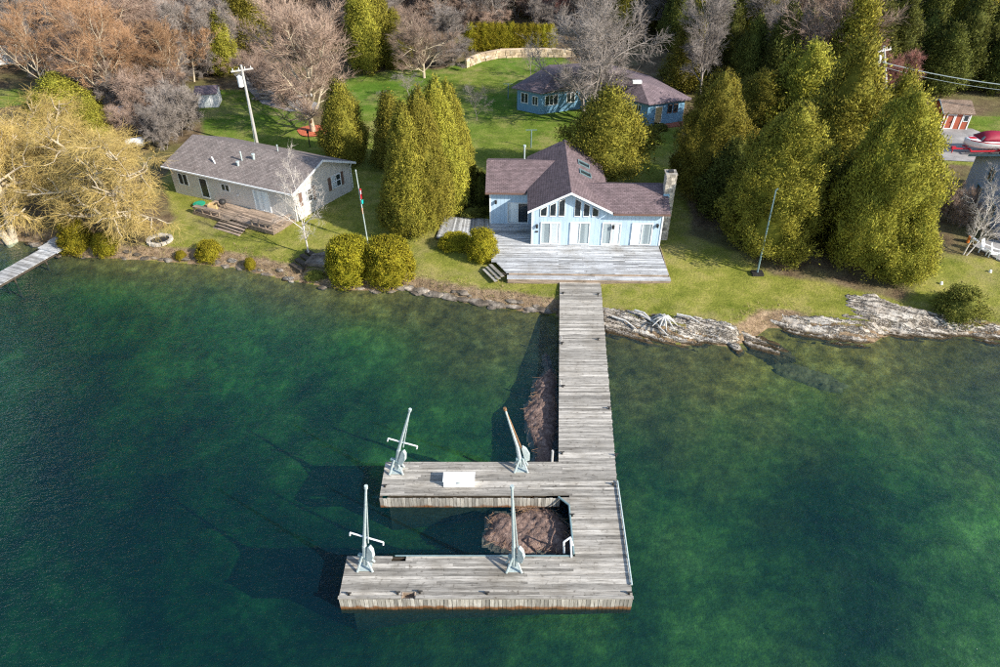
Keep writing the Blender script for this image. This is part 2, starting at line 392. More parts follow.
def unit_plank(mat):
    if mat not in UNIT:
        m = MB(); b = .006
        m.box((0, 0, 0), (1, 1, 1)); UNIT[mat] = m.mesh('plank', mat)
    return UNIT[mat]
def plank(parent, x0, x1, y0, y1, ztop_, th=.04, mat='plank', F=None, name='plank', gap=.008):
    M = Matrix.Translation(((x0 + x1) / 2, (y0 + y1) / 2, ztop_ - th / 2)) @ Matrix.Rotation(random.gauss(0, .0012), 4, 'Z') @ Matrix.Diagonal((x1 - x0, y1 - y0 - gap, th, 1))
    if F is not None: M = F @ M
    return link(name, unit_plank(mat), parent, M)

# ------------------------------------------------------------------ ground and lake
LAWNS = [[(195, 92), (250, 90), (262, 78), (330, 140), (345, 165), (345, 80), (400, 70), (440, 72), (470, 62), (560, 55), (600, 95), (680, 130), (690, 200), (690, 235), (735, 250),
          (770, 270), (860, 285), (905, 296), (945, 250), (1010, 262), (1100, 300), (1100, 345), (760, 345), (600, 335), (400, 300), (300, 285), (120, 252), (175, 215), (160, 180), (205, 135)],
         [(0, 88), (40, 92), (38, 102), (0, 108), (-60, 110), (-60, 92)], [(962, 118), (1100, 118), (1100, 146), (1000, 150), (962, 132)], [(932, 157), (1000, 160), (1000, 168), (935, 164)]]
LAWNW = [np.array([(p.x, p.y) for p in (Gz(a, b, 1.3) for a, b in L)]) for L in LAWNS]
def ground():
    xs = np.concatenate([[-1200, -700, -400, -260, -190], np.arange(-150, -46, 3.0), np.arange(-46, 70, .42), np.arange(70, 150, 3.0), [180, 260, 400, 700, 1200]])
    ys = np.concatenate([[-400, -150, -60, -20, 0], np.arange(8, 28, 1.2), np.arange(28, 66, .36), np.arange(66, 120, 1.0), np.arange(120, 230, 4.0), [260, 330, 450, 700, 1200, 2500]])
    X, Y = np.meshgrid(xs, ys); P = np.column_stack([X.ravel(), Y.ravel()])
    Z = terrain(P); d = segdist(P, SHORE); land = inpoly(P, LANDPOLY)
    nx, ny = len(xs), len(ys)
    i = np.arange(nx * ny).reshape(ny, nx)
    F = np.stack([i[:-1, :-1], i[:-1, 1:], i[1:, 1:], i[1:, :-1]], -1).reshape(-1, 4)
    lawn = np.zeros(len(P))
    for L in LAWNW:
        ins = inpoly(P, L); dd = segdist(P, np.vstack([L, L[:1]]))
        lawn = np.maximum(lawn, np.where(ins, sm(.5 + dd / 3), sm(.5 - dd / 3)))
    bank = np.where(land, 1 - sm((d - .6) / 1.6), 0)
    far = sm((P[:, 1] - 62) / 22)
    tint = np.column_stack([lawn, bank, far])
    me = npmesh('ground', np.column_stack([P, Z]), F, 'ground', True, tint)
    link('ground', me, kind='structure', label='grassy lakeside ground with lawn, bare soil and lake bed')
m, nt, b, _ = newmat('ground')
at = nd(nt, 'ShaderNodeAttribute'); at.attribute_name = 'tint'
sp = nd(nt, 'ShaderNodeSeparateColor'); nt.links.new(at.outputs['Color'], sp.inputs[0])
pos = nd(nt, 'ShaderNodeNewGeometry').outputs['Position']
sx = nd(nt, 'ShaderNodeSeparateXYZ'); nt.links.new(pos, sx.inputs[0])
big, mid, fine = noise(nt, .09, 4), noise(nt, .55, 6, rough=.7), noise(nt, 6, 5, rough=.75)
gA = ramp(nt, mid, [(.28, (.10, .125, .014)), (.5, (.205, .21, .036)), (.72, (.34, .29, .085))])
gB = ramp(nt, mid, [(.28, (.045, .095, .008)), (.52, (.085, .165, .016)), (.75, (.19, .22, .05))])
lawnc = mix(nt, mth(nt, 'MULTIPLY', sp.outputs[2], rng_map(nt, big, .3, .6, .4, 1)), gA, gB)
lawnc = mix(nt, rng_map(nt, noise(nt, .25, 7, rough=.75), .50, .68, 0, .8), lawnc, (.30, .25, .10))
lawnc = mix(nt, rng_map(nt, noise(nt, 1.9, 6, rough=.8), .58, .7, 0, .6), lawnc, (.19, .14, .06))
dirt = ramp(nt, noise(nt, .8, 6, rough=.7), [(.3, (.07, .05, .03)), (.5, (.15, .105, .06)), (.7, (.27, .2, .12))])
dirt = mix(nt, rng_map(nt, noise(nt, .2, 4), .45, .65), dirt, mix(nt, .6, dirt, (.11, .12, .03)))
fac = mth(nt, 'ADD', sp.outputs[0], mth(nt, 'MULTIPLY_ADD', mid, .8, -.4))
c = mix(nt, rng_map(nt, fac, .35, .65), dirt, lawnc)
bankf = mth(nt, 'ADD', sp.outputs[1], mth(nt, 'MULTIPLY_ADD', mid, 1.0, -.5))
bankc = ramp(nt, noise(nt, 1.6, 6, rough=.75), [(.3, (.09, .065, .04)), (.5, (.24, .165, .10)), (.7, (.4, .3, .19))])
c = mix(nt, rng_map(nt, bankf, .35, .7), c, bankc)
c = mix(nt, .55, c, ramp(nt, fine, [(.25, (.35, .35, .35)), (.75, (1.65, 1.65, 1.65))]), 'MULTIPLY')
# lake bed: stony brown shallows, weed-green below
bedn = noise(nt, .13, 8, rough=.74)
deepw = ramp(nt, bedn, [(.34, (.03, .06, .022)), (.46, (.065, .115, .03)), (.56, (.14, .20, .045)), (.68, (.28, .32, .09))])
shal = ramp(nt, noise(nt, .9, 6, rough=.7), [(.3, (.08, .05, .012)), (.55, (.22, .15, .04)), (.75, (.36, .27, .10))])
bed = mix(nt, rng_map(nt, mth(nt, 'ADD', sx.outputs[2], mth(nt, 'MULTIPLY', mid, .7)), -.25, -1.15), shal, deepw)
bed = mix(nt, 1.0, bed, ramp(nt, noise(nt, .06, 5, rough=.6), [(.36, (.45, .52, .6)), (.52, (.95, .95, .95)), (.66, (1.5, 1.5, 1.2))]), 'MULTIPLY')
bed = mix(nt, .8, bed, ramp(nt, noise(nt, 1.5, 8, rough=.8), [(.32, (.25, .3, .28)), (.5, (.9, .9, .9)), (.68, (2.0, 1.85, 1.5))]), 'MULTIPLY')
c = mix(nt, rng_map(nt, sx.outputs[2], .03, -.03), c, bed)
nt.links.new(c, b.inputs['Base Color']); b.inputs['Roughness'].default_value = .95; b.inputs['Specular IOR Level'].default_value = .1
bump(nt, b, fine, .8, .12)
ground()

m, nt, b, out = newmat('water'); nt.nodes.remove(b)
tr = nd(nt, 'ShaderNodeBsdfTransparent'); tr.inputs[0].default_value = (.80, .93, .90, 1)
df = nd(nt, 'ShaderNodeBsdfDiffuse'); df.inputs[0].default_value = (.003, .06, .105, 1)
gl = nd(nt, 'ShaderNodeBsdfGlossy'); gl.inputs['Roughness'].default_value = .12
w1 = noise(nt, 1.0, 4, (1.3, 2.6, 1), .6); w2 = noise(nt, 3.6, 3, (1.2, 2.2, 1), .6); w3 = noise(nt, .22, 3)
hgt = mth(nt, 'ADD', mth(nt, 'MULTIPLY', w1, mth(nt, 'MULTIPLY_ADD', w3, 1.6, .1)), mth(nt, 'MULTIPLY', w2, .6))
bp = nd(nt, 'ShaderNodeBump'); bp.inputs['Strength'].default_value = .6; bp.inputs['Distance'].default_value = .17
nt.links.new(hgt, bp.inputs['Height'])
for q in (gl, df): nt.links.new(bp.outputs[0], q.inputs['Normal'])
body = nd(nt, 'ShaderNodeMixShader'); body.inputs[0].default_value = .13
nt.links.new(tr.outputs[0], body.inputs[1]); nt.links.new(df.outputs[0], body.inputs[2])
mx = nd(nt, 'ShaderNodeMixShader'); nt.links.new(schlick(nt, .02, bp.outputs[0]), mx.inputs[0])
nt.links.new(body.outputs[0], mx.inputs[1]); nt.links.new(gl.outputs[0], mx.inputs[2]); nt.links.new(mx.outputs[0], out.inputs['Surface'])
va = nd(nt, 'ShaderNodeVolumeAbsorption'); va.inputs['Color'].default_value = (.22, .62, .58, 1); va.inputs['Density'].default_value = .31
nt.links.new(va.outputs[0], out.inputs['Volume'])
MB().add([(-1200, -400, 0), (1200, -400, 0), (1200, 320, 0), (-1200, 320, 0)], [(0, 1, 2, 3)]).build('lake_water', 'water', kind='structure', label='clear rippled teal green lake water')

# ------------------------------------------------------------------ main dock
DZ = .95
def dk(px, py): return Gz(px, py, DZ)
dock = thing('dock', 'long weathered grey plank dock with two fingers around a boat slip', 'dock', (5, 34, 0))
yA, yB, yC, yD, yE = 20.0, 22.32, 26.15, 28.75, 48.9
xFront, xMid, xSlip = -7.75, -6.62, 3.8
def xl(y): return np.interp(y, [yC, yD, 48.9], [3.36, 3.38, 4.78])
def xr(y): return np.interp(y, [yA, 27.4, 48.9], [6.38, 6.58, 8.02])
y = yA; pitch = .146; row = 0
def boards(x0, x1, y, joints):
    js = [x0] + [j for j in joints if x0 + .3 < j < x1 - .3] + [x1]
    for a, b_ in zip(js[:-1], js[1:]):
        plank(dock, a + .004, b_ - .004 + (random.uniform(-.02, .03) if b_ == x1 else 0), y, y + pitch, DZ + random.uniform(-.006, .006), .045)
while y < yE - .05:
    R_ = xr(y)
    js = sorted([random.uniform(-5.5, -2.2), random.uniform(.2, 4.2)])
    if y < yB - .02:
        if y < yA + .28: boards(xFront, -4.75, y, []); boards(-4.05, R_, y, js)
        elif y > yB - .36: boards(xFront, -5.45, y, []); boards(-4.75, R_, y, js)
        else: boards(xFront, R_, y, js)
    elif y < yC: boards(xSlip, R_, y, [])
    elif y < yD: boards(xMid, R_, y, js)
    else: boards(float(xl(y)), R_, y, [])
    y += pitch; row += 1
def fascia(x0, x1, yy, z0=-.25, z1=.9, w=.2):
    n = int((x1 - x0) / w)
    for k in range(n):
        xx = x0 + (k + .5) * (x1 - x0) / n
        hh = z1 + random.uniform(-.03, .03)
        link('fascia_board', unit_plank('fascia_wood'), dock, Matrix.Translation((xx, yy + random.uniform(-.012, .012), (z0 + hh) / 2)) @ Matrix.Diagonal(((x1 - x0) / n - .018, .05, hh - z0, 1)))
fascia(xFront, xr(yA), yA - .05)
fascia(xMid, xSlip - .5, yC - .05, .2)
m = MB()   # cap timber on the front edge, side stringers and joists
for a, b_ in ((xFront - .02, -4.75), (-4.05, xr(yA) + .02)): m.box(((a + b_) / 2, yA - .045, DZ + .05), (b_ - a, .14, .09))
m.build('edge_cap', 'plank', dock)
m = MB()
for (x0, y0, x1, y1) in ((xFront + .03, yA, xFront + .03, yB), (xMid + .03, yC, xMid + .03, yD), (xSlip + .02, yB, xSlip + .02, yC), (6.34, yA + .05, 6.53, 27.4), (6.53, 27.4, 7.96, 48.8), (3.42, yD, 4.84, 48.8),
                         (xFront, yB - .03, xSlip, yB - .03), (xMid, yD - .03, 3.4, yD - .03)):
    a, b_ = Vector((x0, y0, .68)), Vector((x1, y1, .68)); d = b_ - a
    m.box((a + b_) / 2, (d.length, .06, .42), Matrix.Rotation(math.atan2(d.y, d.x), 3, 'Z'))
for yy in np.arange(yA + .7, yE, .9):
    L = xFront + .2 if yy < yB else xSlip + .1 if yy < yC else xMid + .2 if yy < yD else xl(yy) + .1
    m.box(((L + xr(yy)) / 2 - .03, yy, .78), (xr(yy) - L - .2, .09, .2))
m.build('frame', 'dark_wood', dock)
def pile(x, y, top=.85): MB().tube((x, y, T(x, y) - .5), (x, y, top), .13, .12, 8).build('pile', 'dark_wood', dock)
for (x0, x1, y0, y1) in ((xFront + .3, 6.2, yA + .75, yB - .15), (xMid + .3, 6.3, yC + .75, yD - .15), (xSlip + .2, 6.25, yB - .1, yC + .05), (3.75, 6.6, 29.2, 33.0), (4.3, 7.0, 35.5, 39.0), (4.6, 7.4, 41.5, 45.0)):
    MB().box(((x0 + x1) / 2, (y0 + y1) / 2, -2.4), (x1 - x0, y1 - y0, 5.8)).build('timber_crib', 'dark_wood', dock)
for yy in (34.2, 40.2, 46.0):
    pile(xl(yy) + .3, yy); pile(xr(yy) - .3, yy)
# step box in the front notch, corner brace, rails, cleats, ladder
MB().box((-4.4, yA + .12, .62), (.66, .34, .06)).box((-4.71, yA + .12, .8), (.06, .34, .34)).box((-4.09, yA + .12, .8), (.06, .34, .34)).box((-4.4, yA + .3, .76), (.66, .04, .28)).build('step_box', 'brown_plank', dock)
MB().prism([(3.25, yC - .01, DZ), (xSlip, yC - .55, DZ), (xSlip, yC - .01, DZ)], (0, 0, -.06)).build('corner_brace', 'plank', dock)
MB().path([(3.2, yC - .03, DZ + .07), (xSlip - .06, yC - .6, DZ + .07), (xSlip - .06, yB + .1, DZ + .07)], .055).build('slip_rail', 'steel_teal', dock)
MB().path([(-5.3, yB, DZ + .06), (3.7, yB, DZ + .06)], .035).build('slip_rail', 'steel_teal', dock)
a, b_ = dk(618, 482), dk(632, 586)
mm = MB().path([(a.x - .04, a.y, DZ + .1), (b_.x - .02, b_.y, DZ + .1)], .05)
for t in (.02, .25, .5, .75, .98):
    q = a.lerp(b_, t); mm.tube((q.x - .03, q.y, DZ), (q.x - .03, q.y, DZ + .1), .04)
mm.build('bumper_rail', 'galv', dock)
def cleat(px, py):
    p = dk(px, py)
    MB().tube((p.x, p.y, DZ), (p.x, p.y, DZ + .16), .06, .05).tube((p.x - .13, p.y, DZ + .17), (p.x + .13, p.y, DZ + .17), .035, .035).build('cleat', 'black_metal', dock)
for q in ((487, 594), (629, 594), (349, 595), (398, 594), (420, 593), (385, 487), (572, 516), (563, 387), (562, 344), (609, 409), (616, 456), (598, 295), (563, 294), (598, 340), (562, 454), (613, 560 - 75)): cleat(*q)
def post(px, py, h, mat='pole_wood', r=.08):
    p = dk(px, py); MB().tube((p.x, p.y, DZ - .9), (p.x, p.y, DZ + h), r, r * .9).build('mooring_post', mat, dock)
post(552, 461, .85); post(560, 386, .5, r=.05); post(561, 342, .5, r=.05)
p = dk(569, 553)   # grab rail beside the slip ladder
MB().path([(p.x - .25, p.y, DZ), (p.x - .3, p.y + .1, DZ + .75), (p.x + .05, p.y + .35, DZ + .8), (p.x + .25, p.y + .4, DZ)], .05).path([(p.x + .1, p.y - .25, DZ), (p.x + .05, p.y - .2, DZ + .7), (p.x + .05, p.y + .35, DZ + .8)], .05).build('ladder_rail', 'white_paint', dock)
# white box
p = dk(459, 488)
bx = thing('storage_box', 'white lidded dock box lying on the short inner dock finger', 'storage box', (p.x, p.y + .35, DZ))
MB().box((p.x, p.y + .36, DZ + .235), (1.7, .62, .47)).build('body', 'shell_white', bx)
MB().box((p.x, p.y + .36, DZ + .505), (1.76, .7, .07)).build('lid', 'shell_white', bx)
MB().box((p.x, p.y - .005, DZ + .4), (.12, .03, .1)).build('latch', 'galv', bx)

# boat-lift cranes: top given in the picture, standing on the fingers
def crane(px, py, tx, ty, arm, lab, mirror=1, rusty=False, twist=0, lean_y=0.0):
    p = dk(px, py); t = thing('boat_lift_crane', lab, 'crane', p)
    z = ztop(p.x, p.y + lean_y, ty); d = ray(tx, ty); s = (p.y + lean_y) / d.y
    top = Vector((d.x * s, p.y + lean_y, z))
    piv = p + Vector((0, 0, .85)); axis = (top - piv).normalized()
    MB().box((p.x, p.y, DZ + .02), (.6, .5, .03)).build('base_plate', 'galv', t)
    for sx_, sy_ in ((-1, -1), (1, -1), (-1, 1), (1, 1)):
        MB().tube(p + Vector((sx_ * .38, sy_ * .3, .03)), piv + Vector((sx_ * .07, sy_ * .07, .1)), .065, .05, 6).build('leg', 'galv', t)
    boom = MB().tube(p + Vector((0, 0, .25)), piv + axis * .9, .13, .12, 8).tube(piv + axis * .9, top, .10, .055, 8).build('boom', 'galv', t)
    MB().tube(top - axis * .1, top + axis * .08, .09, .09).build('cap', 'rust' if rusty else 'galv', boom)
    side = Vector((mirror * math.cos(twist), -.45 + math.sin(twist), 0)).normalized()
    c0 = piv + side * .2; n = side.cross(axis).normalized()
    prof = [(.0, -.15), (.26, -.05), (.36, .35), (.27, .8), (.10, 1.0), (.02, .95), (0, .4)]
    MB().prism([c0 + side * a_ + axis * b__ - n * .1 for a_, b__ in prof], n * .2).build('winch_cover', 'galv', t)
    MB().tube(piv - side * .3, piv + side * .25, .11, .11, 10).build('winch_drum', 'steel_teal', t)
    if arm:
        c = piv + axis * 1.55; u = Vector((1, -.25 * mirror, -.12)).normalized()
        MB().tube(c - u * .75, c + u * .95, .045, .045, 6).tube(c - u * .75, c - u * .75 - axis * .22, .04).tube(c + u * .95, c + u * .95 - axis * .2, .04).build('cross_arm', 'white_paint', t)
    MB().tube(top, piv + side * .22 + axis * (1.2 if arm else .5), .03 if not rusty else .045, None, 5).build('cable', 'rust' if rusty else 'galv', t)
crane(366, 567, 366, 487, True, 'grey boat lift crane with cross arm at the outer finger tip of the dock', 1)
crane(514, 568, 512, 487, False, 'plain grey boat lift crane standing upright on the outer dock finger beside floating reeds', 1)
crane(397, 471, 410, 410, True, 'grey boat lift crane with cross arm at the tip of the inner dock finger', 1)
crane(521, 469, 505, 409, False, 'grey boat lift crane with rusty tilted boom at the root of the inner dock finger', 1, True, .5)

# floating reed mats
def reeds(name, outline, lab, nst, seed):
    r = random.Random(seed); P = np.array([(q.x, q.y) for q in (Gz(a, b_, .1) for a, b_ in outline)])
    lo, hi = P.min(0), P.max(0); st = .11
    xs, ys = np.arange(lo[0], hi[0] + st, st), np.arange(lo[1], hi[1] + st, st)
    X, Y = np.meshgrid(xs, ys); Q = np.column_stack([X.ravel(), Y.ravel()])
    Qw = Q + np.column_stack([wob(Q[:, 0] * 2.1, Q[:, 1] * 2.1), wob(Q[:, 1] * 2.3 + 5, Q[:, 0] * 2)]) * .14
    ins = inpoly(Qw, P); d = segdist(Qw, np.vstack([P, P[:1]])); sg = np.where(ins, d, -d)
    h = np.clip(.02 + .5 * np.tanh(sg / .45), -.12, .5) * (1 + .5 * wob(Q[:, 0] * 3, Q[:, 1] * 3)) * .55 + rng.normal(0, .028, len(Q))
    h = np.where(sg < -.1, -.2, h)
    i = np.arange(len(Q)).reshape(len(ys), len(xs)); F = np.stack([i[:-1, :-1], i[:-1, 1:], i[1:, 1:], i[1:, :-1]], -1).reshape(-1, 4)
    F = F[(sg[F] > -.22).any(1)]
    o = link(name, npmesh(name, np.column_stack([Q, h]), F, 'reed'), label=lab, cat='reeds', kind='stuff')
    m = MB(); good = Q[ins]
    for _ in range(nst):
        q = good[r.randrange(len(good))]; a = r.uniform(0, math.pi); L = r.uniform(.15, .65)
        c = Vector((q[0] + r.gauss(0, .22), q[1] + r.gauss(0, .18), r.uniform(.05, .2))); u = Vector((math.cos(a), math.sin(a), r.gauss(0, .1))) * L / 2
        m.tube(c - u, c + u, r.uniform(.006, .013), None, 3, False)
    m.build('loose_stalks', 'reed_stalk', o, kind='stuff')
reeds('floating_reeds', [(545, 352), (550, 366), (538, 378), (533, 395), (524, 410), (530, 432), (538, 448), (534, 461), (552, 461), (556, 420), (556, 380)], 'brown mat of floating reeds along the dock walkway', 150, 1)
reeds('floating_reeds', [(488, 516), (500, 511), (515, 514), (530, 508), (545, 506), (556, 512), (566, 525), (571, 548), (560, 553), (540, 550), (520, 553), (500, 546), (482, 538), (491, 528)], 'round brown mat of floating reeds inside the boat slip', 260, 2)
reeds('floating_reeds', [(512, 503), (524, 500), (538, 501), (531, 507), (520, 509)], 'small loose wisp of floating reeds by the slip wall', 60, 3)

# narrow dock on the left
nd_ = thing('dock', 'narrow grey plank jetty beside the yellow willow', 'dock', Gz(30, 268, 0))
a0, a1 = Gz(48, 251, .6), Gz(-60, 312, .6); d = (a1 - a0).normalized(); L = (a1 - a0).length; F_ = Matrix.Translation(a0) @ Matrix.Rotation(math.atan2(d.y, d.x), 4, 'Z')
k = 0.0
while k < L:
    M = F_ @ Matrix.Translation((k, 0, -.02 + random.uniform(-.004, .004))) @ Matrix.Diagonal((.135, 1.75, .04, 1)); link('plank', unit_plank('deck_plank'), nd_, M); k += .145
m = MB()
for s_ in (-.8, .8): m.box(F_ @ Vector((L / 2, s_, -.15)), (L, .06, .2), F_.to_3x3())
m.build('frame', 'dark_wood', nd_)
for k in (1, 4, 7, 10):
    for s_ in (-.7, .7):
        q = F_ @ Vector((k, s_, 0)); MB().tube((q.x, q.y, T(q.x, q.y) - .3), (q.x, q.y, .5), .08).build('pile', 'dark_wood', nd_)
q = Gz(53, 247, .7)
MB().box(F_ @ Vector((-.55, .0, .06)), (1.2, 2.2, .08), F_.to_3x3()).box(F_ @ Vector((-1.4, 0, .14)), (.8, 2.2, .14), F_.to_3x3()).build('landing', 'deck_plank', nd_)
#PART3

# ------------------------------------------------------------------ buildings
def uvmesh(me):
    uv = me.uv_layers.new(name='UVMap').data
    for p in me.polygons:
        n = p.normal; u = Vector((0, 0, 1)).cross(n)
        u = u.normalized() if u.length > 1e-3 else Vector((1, 0, 0)); v = n.cross(u)
        for li in p.loop_indices:
            co = me.vertices[me.loops[li].vertex_index].co; uv[li].uv = (co.dot(u), co.dot(v))
def roof_slab(parent, name, polys, mat, th=.16):
    m = MB()
    for q in polys: m.prism(q, (0, 0, -th))
    me = m.mesh(name, mat); uvmesh(me); return link(name, me, parent)
def polywin(parent, name, pts, N, depth=.05, fw=.09, frame='white_paint', curtain=0, mull=0, back='room_shade_back', flip=9):
    """pts: convex outline on the wall (3-D, in order), N outward normal; frame + pane (+ curtain) as sub-parts"""
    N = Vector(N).normalized(); pts = [Vector(q) for q in pts]; c = sum(pts, Vector()) / len(pts)
    inner = [q + (c - q).normalized() * fw * 1.35 for q in pts]
    m = MB().ring(pts, inner, N * depth)
    U = (pts[1] - pts[0]).normalized()
    if mull:
        lo, hi = inner[0], inner[2]
        Wd = (inner[1] - inner[0]).length; up = (pts[-1] - pts[0]).normalized(); H = (inner[-1] - inner[0]).length
        for k in range(1, mull + 1):
            b0 = inner[0] + U * (Wd * k / (mull + 1)); m.prism([b0 - U * .035, b0 + U * .035, b0 + U * .035 + up * H, b0 - U * .035 + up * H], N * (depth - .006))
    f = m.build(name, frame, parent)
    MB().prism([q + N * .003 for q in inner], N * .006).build('pane_backing', back, f)  # flat backing on the uncut wall, by default dark in place of room shade
    if curtain:
        Wd = (inner[1] - inner[0]).length; up = (pts[-1] - pts[0]).normalized(); H = (inner[-1] - inner[0]).length
        segs = [(0, .47), (.53, 1)] if curtain == 2 else [(.02, curtain)] if curtain < 1 else [(0.02, .98)]
        for si, (s0, s1) in enumerate(segs):
            mm = MB(); n = max(4, int((s1 - s0) * Wd / .09))
            for k in range(n):
                w0, w1 = Wd * (s0 + (s1 - s0) * k / n), Wd * (s0 + (s1 - s0) * (k + .99) / n)
                a, b_ = inner[0] + U * w0 + up * .02, inner[0] + U * w1 + up * .02
                mm.prism([a + N * .012, b_ + N * (.018), b_ + N * .018 + up * (H - .04), a + N * .012 + up * (H - .04)], N * .004)
            mm.build('curtain', 'sheer' if si == flip else 'curtain', f)
    npn = mull + 1 if len(pts) == 4 and mull else 1
    for k in range(npn):
        if npn == 1: q = [v + N * .028 for v in inner]
        else:
            Wd = (inner[1] - inner[0]).length; up = (inner[-1] - inner[0]); a = inner[0] + U * (Wd * k / npn + .005); b_ = inner[0] + U * (Wd * (k + 1) / npn - .005)
            q = [a + N * .028, b_ + N * .028, b_ + up + N * .028, a + up + N * .028]
        if (q[1] - q[0]).cross(q[2] - q[0]).dot(N) < 0: q = q[::-1]
        MB().add(q, [tuple(range(len(q)))]).build('pane', 'pane_glass', f)
    return f
def rect(o, U, w, h, z0, u0):
    o = Vector(o); U = Vector(U); return [o + U * u0 + Vector((0, 0, z0)), o + U * (u0 + w) + Vector((0, 0, z0)), o + U * (u0 + w) + Vector((0, 0, z0 + h)), o + U * u0 + Vector((0, 0, z0 + h))]

# --- main blue lake house
HZ = 1.4
Hc = Gz(531, 244, HZ); Hr = Gz(659.5, 245.5, HZ)
hU = (Hr - Hc); HW = hU.length; hU.normalize(); hV = Vector((-hU.y, hU.x, 0))
hyaw = math.atan2(hU.y, hU.x)
def H(u, v, z): return Hc + hU * u + hV * v + Vector((0, 0, z - HZ))
FH = Matrix.Translation(Hc) @ Matrix.Rotation(hyaw, 4, 'Z')
house = thing('lake_house', 'pale blue lake house with brown gabled roof, stone chimney and glass doors to the deck', 'house', H(4, 3, T(*H(4, 3, 0).xy)))
GW = 6.15; gm = GW / 2; SL = .5; PK = 6.42; EV = PK - SL * (gm + .35)
we = PK - SL * gm - .12                                   # wall top
wz0 = .9
m = MB()
def wbox(u0, u1, v0, v1, z1): m.prism([H(u0, v0, wz0), H(u1, v0, wz0), H(u1, v1, wz0), H(u0, v1, wz0)], (0, 0, z1 - wz0))
wbox(.0, GW, 0, 9.8, we)
m.prism([H(0, 0, we), H(GW, 0, we), H(gm, 0, PK - .13)], hV * 9.8)
wbox(GW - .3, HW, .012, 5.0, 4.45)
m.prism([H(HW, .012, 4.45), H(HW, 5.0, 4.45), H(HW, 2.5, 5.6)], -hU * 4)
wbox(-3.6, .3, 3.6, 9.9, 4.42)
m.prism([H(-3.6, 3.6, 4.42), H(-3.6, 9.9, 4.42), H(-3.6, 6.8, 5.75)], hU * 4)
hw = m.mesh('wall', 'blue_siding'); hw.transform(FH.inverted())
link('wall', hw, house, FH)
roof = roof_slab(house, 'roof', [[H(-.35, -.5, EV), H(gm, -.5, PK), H(gm, 10.4, PK), H(-.35, 10.4, EV)]], 'brown_shingle')
roof_slab(house, 'roof', [[H(GW + .35, -.5, EV), H(gm + .003, -.5, PK - .002), H(gm + .003, 10.4, PK - .002), H(GW + .35, 10.4, EV)]], 'brown_shingle')
RE, RR, LE, LR = 4.56, 5.8, 4.56, 5.93
ur = gm + (PK - RR) / SL
ue = gm + (PK - RE) / SL
roof_slab(house, 'roof', [[H(ue - .1, -.42, RE), H(HW + .42, -.42, RE), H(HW + .42, 2.5, RR), H(ur - .1, 2.5, RR)], [H(ue - .1, 5.42, RE), H(HW + .42, 5.42, RE), H(HW + .42, 2.503, RR), H(ur - .1, 2.503, RR)]], 'brown_shingle')
ul = gm - (PK - LR) / SL; ue2 = gm - (PK - LE) / SL
roof_slab(house, 'roof', [[H(-3.95, 3.18, LE), H(ue2 + .1, 3.18, LE), H(ul + .1, 6.8, LR), H(-3.95, 6.8, LR)], [H(-3.95, 10.32, LE), H(ue2 + .1, 10.32, LE), H(ul + .1, 6.803, LR), H(-3.95, 6.803, LR)]], 'brown_shingle')
m = MB()   # rake boards and eave boards
for s_, u0 in ((1, -.36), (-1, GW + .36)):
    a, b_ = H(u0, -.54, EV - .17), H(gm, -.54, PK - .17); m.prism([a, b_, b_ + Vector((0, 0, .19)), a + Vector((0, 0, .19))], -hV * .035)
m.build('rake_board', 'white_paint', house)
for a, b_ in ((H(ue - .2, -.43, RE - .16), H(HW + .42, -.43, RE - .16)), (H(-3.95, 3.17, LE - .16), H(-.4, 3.17, LE - .16))):
    MB().prism([a, b_, b_ + Vector((0, 0, .13)), a + Vector((0, 0, .13))], -hV * .09).build('gutter', 'shutter_brown', house)
m = MB()
for (u_, v_, z1) in ((.05, -.02, we), (HW - .05, -.008, 4.4), (-3.55, 3.58, 4.35)): m.box(H(u_, v_, (1.4 + z1) / 2), (.12, .05, z1 - 1.4), Matrix.Rotation(hyaw, 3, 'Z'))
m.build('corner_board', 'white_paint', house)
def hpx(px): return (Gz(px, 244.5, HZ) - Hc).dot(hU)
for a_, b__, cu in ((540, 559, 0), (569, 588.5, 1), (600.5, 619, 0), (629.5, 650, 1)):
    u0, u1 = hpx(a_), hpx(b__)
    polywin(house, 'sliding_door', rect(H(0, -.004 if u0 < 5 else .008, HZ + .02), hU, u1 - u0, 2.05, .03, u0), -hV, .07, .085, curtain=2, mull=1, flip=cu)
polywin(house, 'sliding_door', rect(H(0, 3.596, HZ + .02), hU, 1.85, 2.0, .03, -2.05), -hV, .07, .085, curtain=.5, mull=1)
def rk(u): return PK - SL * abs(u - gm) - .17 - .36
for side_ in (-1, 1):
    for k, wd in ((0, .5), (1, .5), (2, .55)):
        ui = .40 + k * .72
        ua, ub = gm + side_ * ui, gm + side_ * (ui + wd)
        lo, hi = min(ua, ub), max(ua, ub); zb = HZ + 2.62
        polywin(house, 'gable_window', [H(lo, -.004, zb), H(hi, -.004, zb), H(hi, -.004, max(zb + .3, rk(hi))), H(lo, -.004, max(zb + .3, rk(lo)))], -hV, .05, .06)
for u_, v_, zz in ((-3.05, 3.56, 2.1), (.45, -.04, 1.75), (6.75, -.03, 1.75), (HW - .42, -.03, 1.9)):   # wall lamps
    l = MB().box(H(u_, v_, HZ + zz), (.12, .06, .3), Matrix.Rotation(hyaw, 3, 'Z')).tube(H(u_, v_ - .14, HZ + zz - .14), H(u_, v_ - .14, HZ + zz + .14), .08, .1, 8).build('wall_lamp', 'black_metal', house)
MB().box(H(.45, -.03, HZ + 1.2), (.22, .06, .12), Matrix.Rotation(hyaw, 3, 'Z')).build('meter_box', 'black_metal', house)
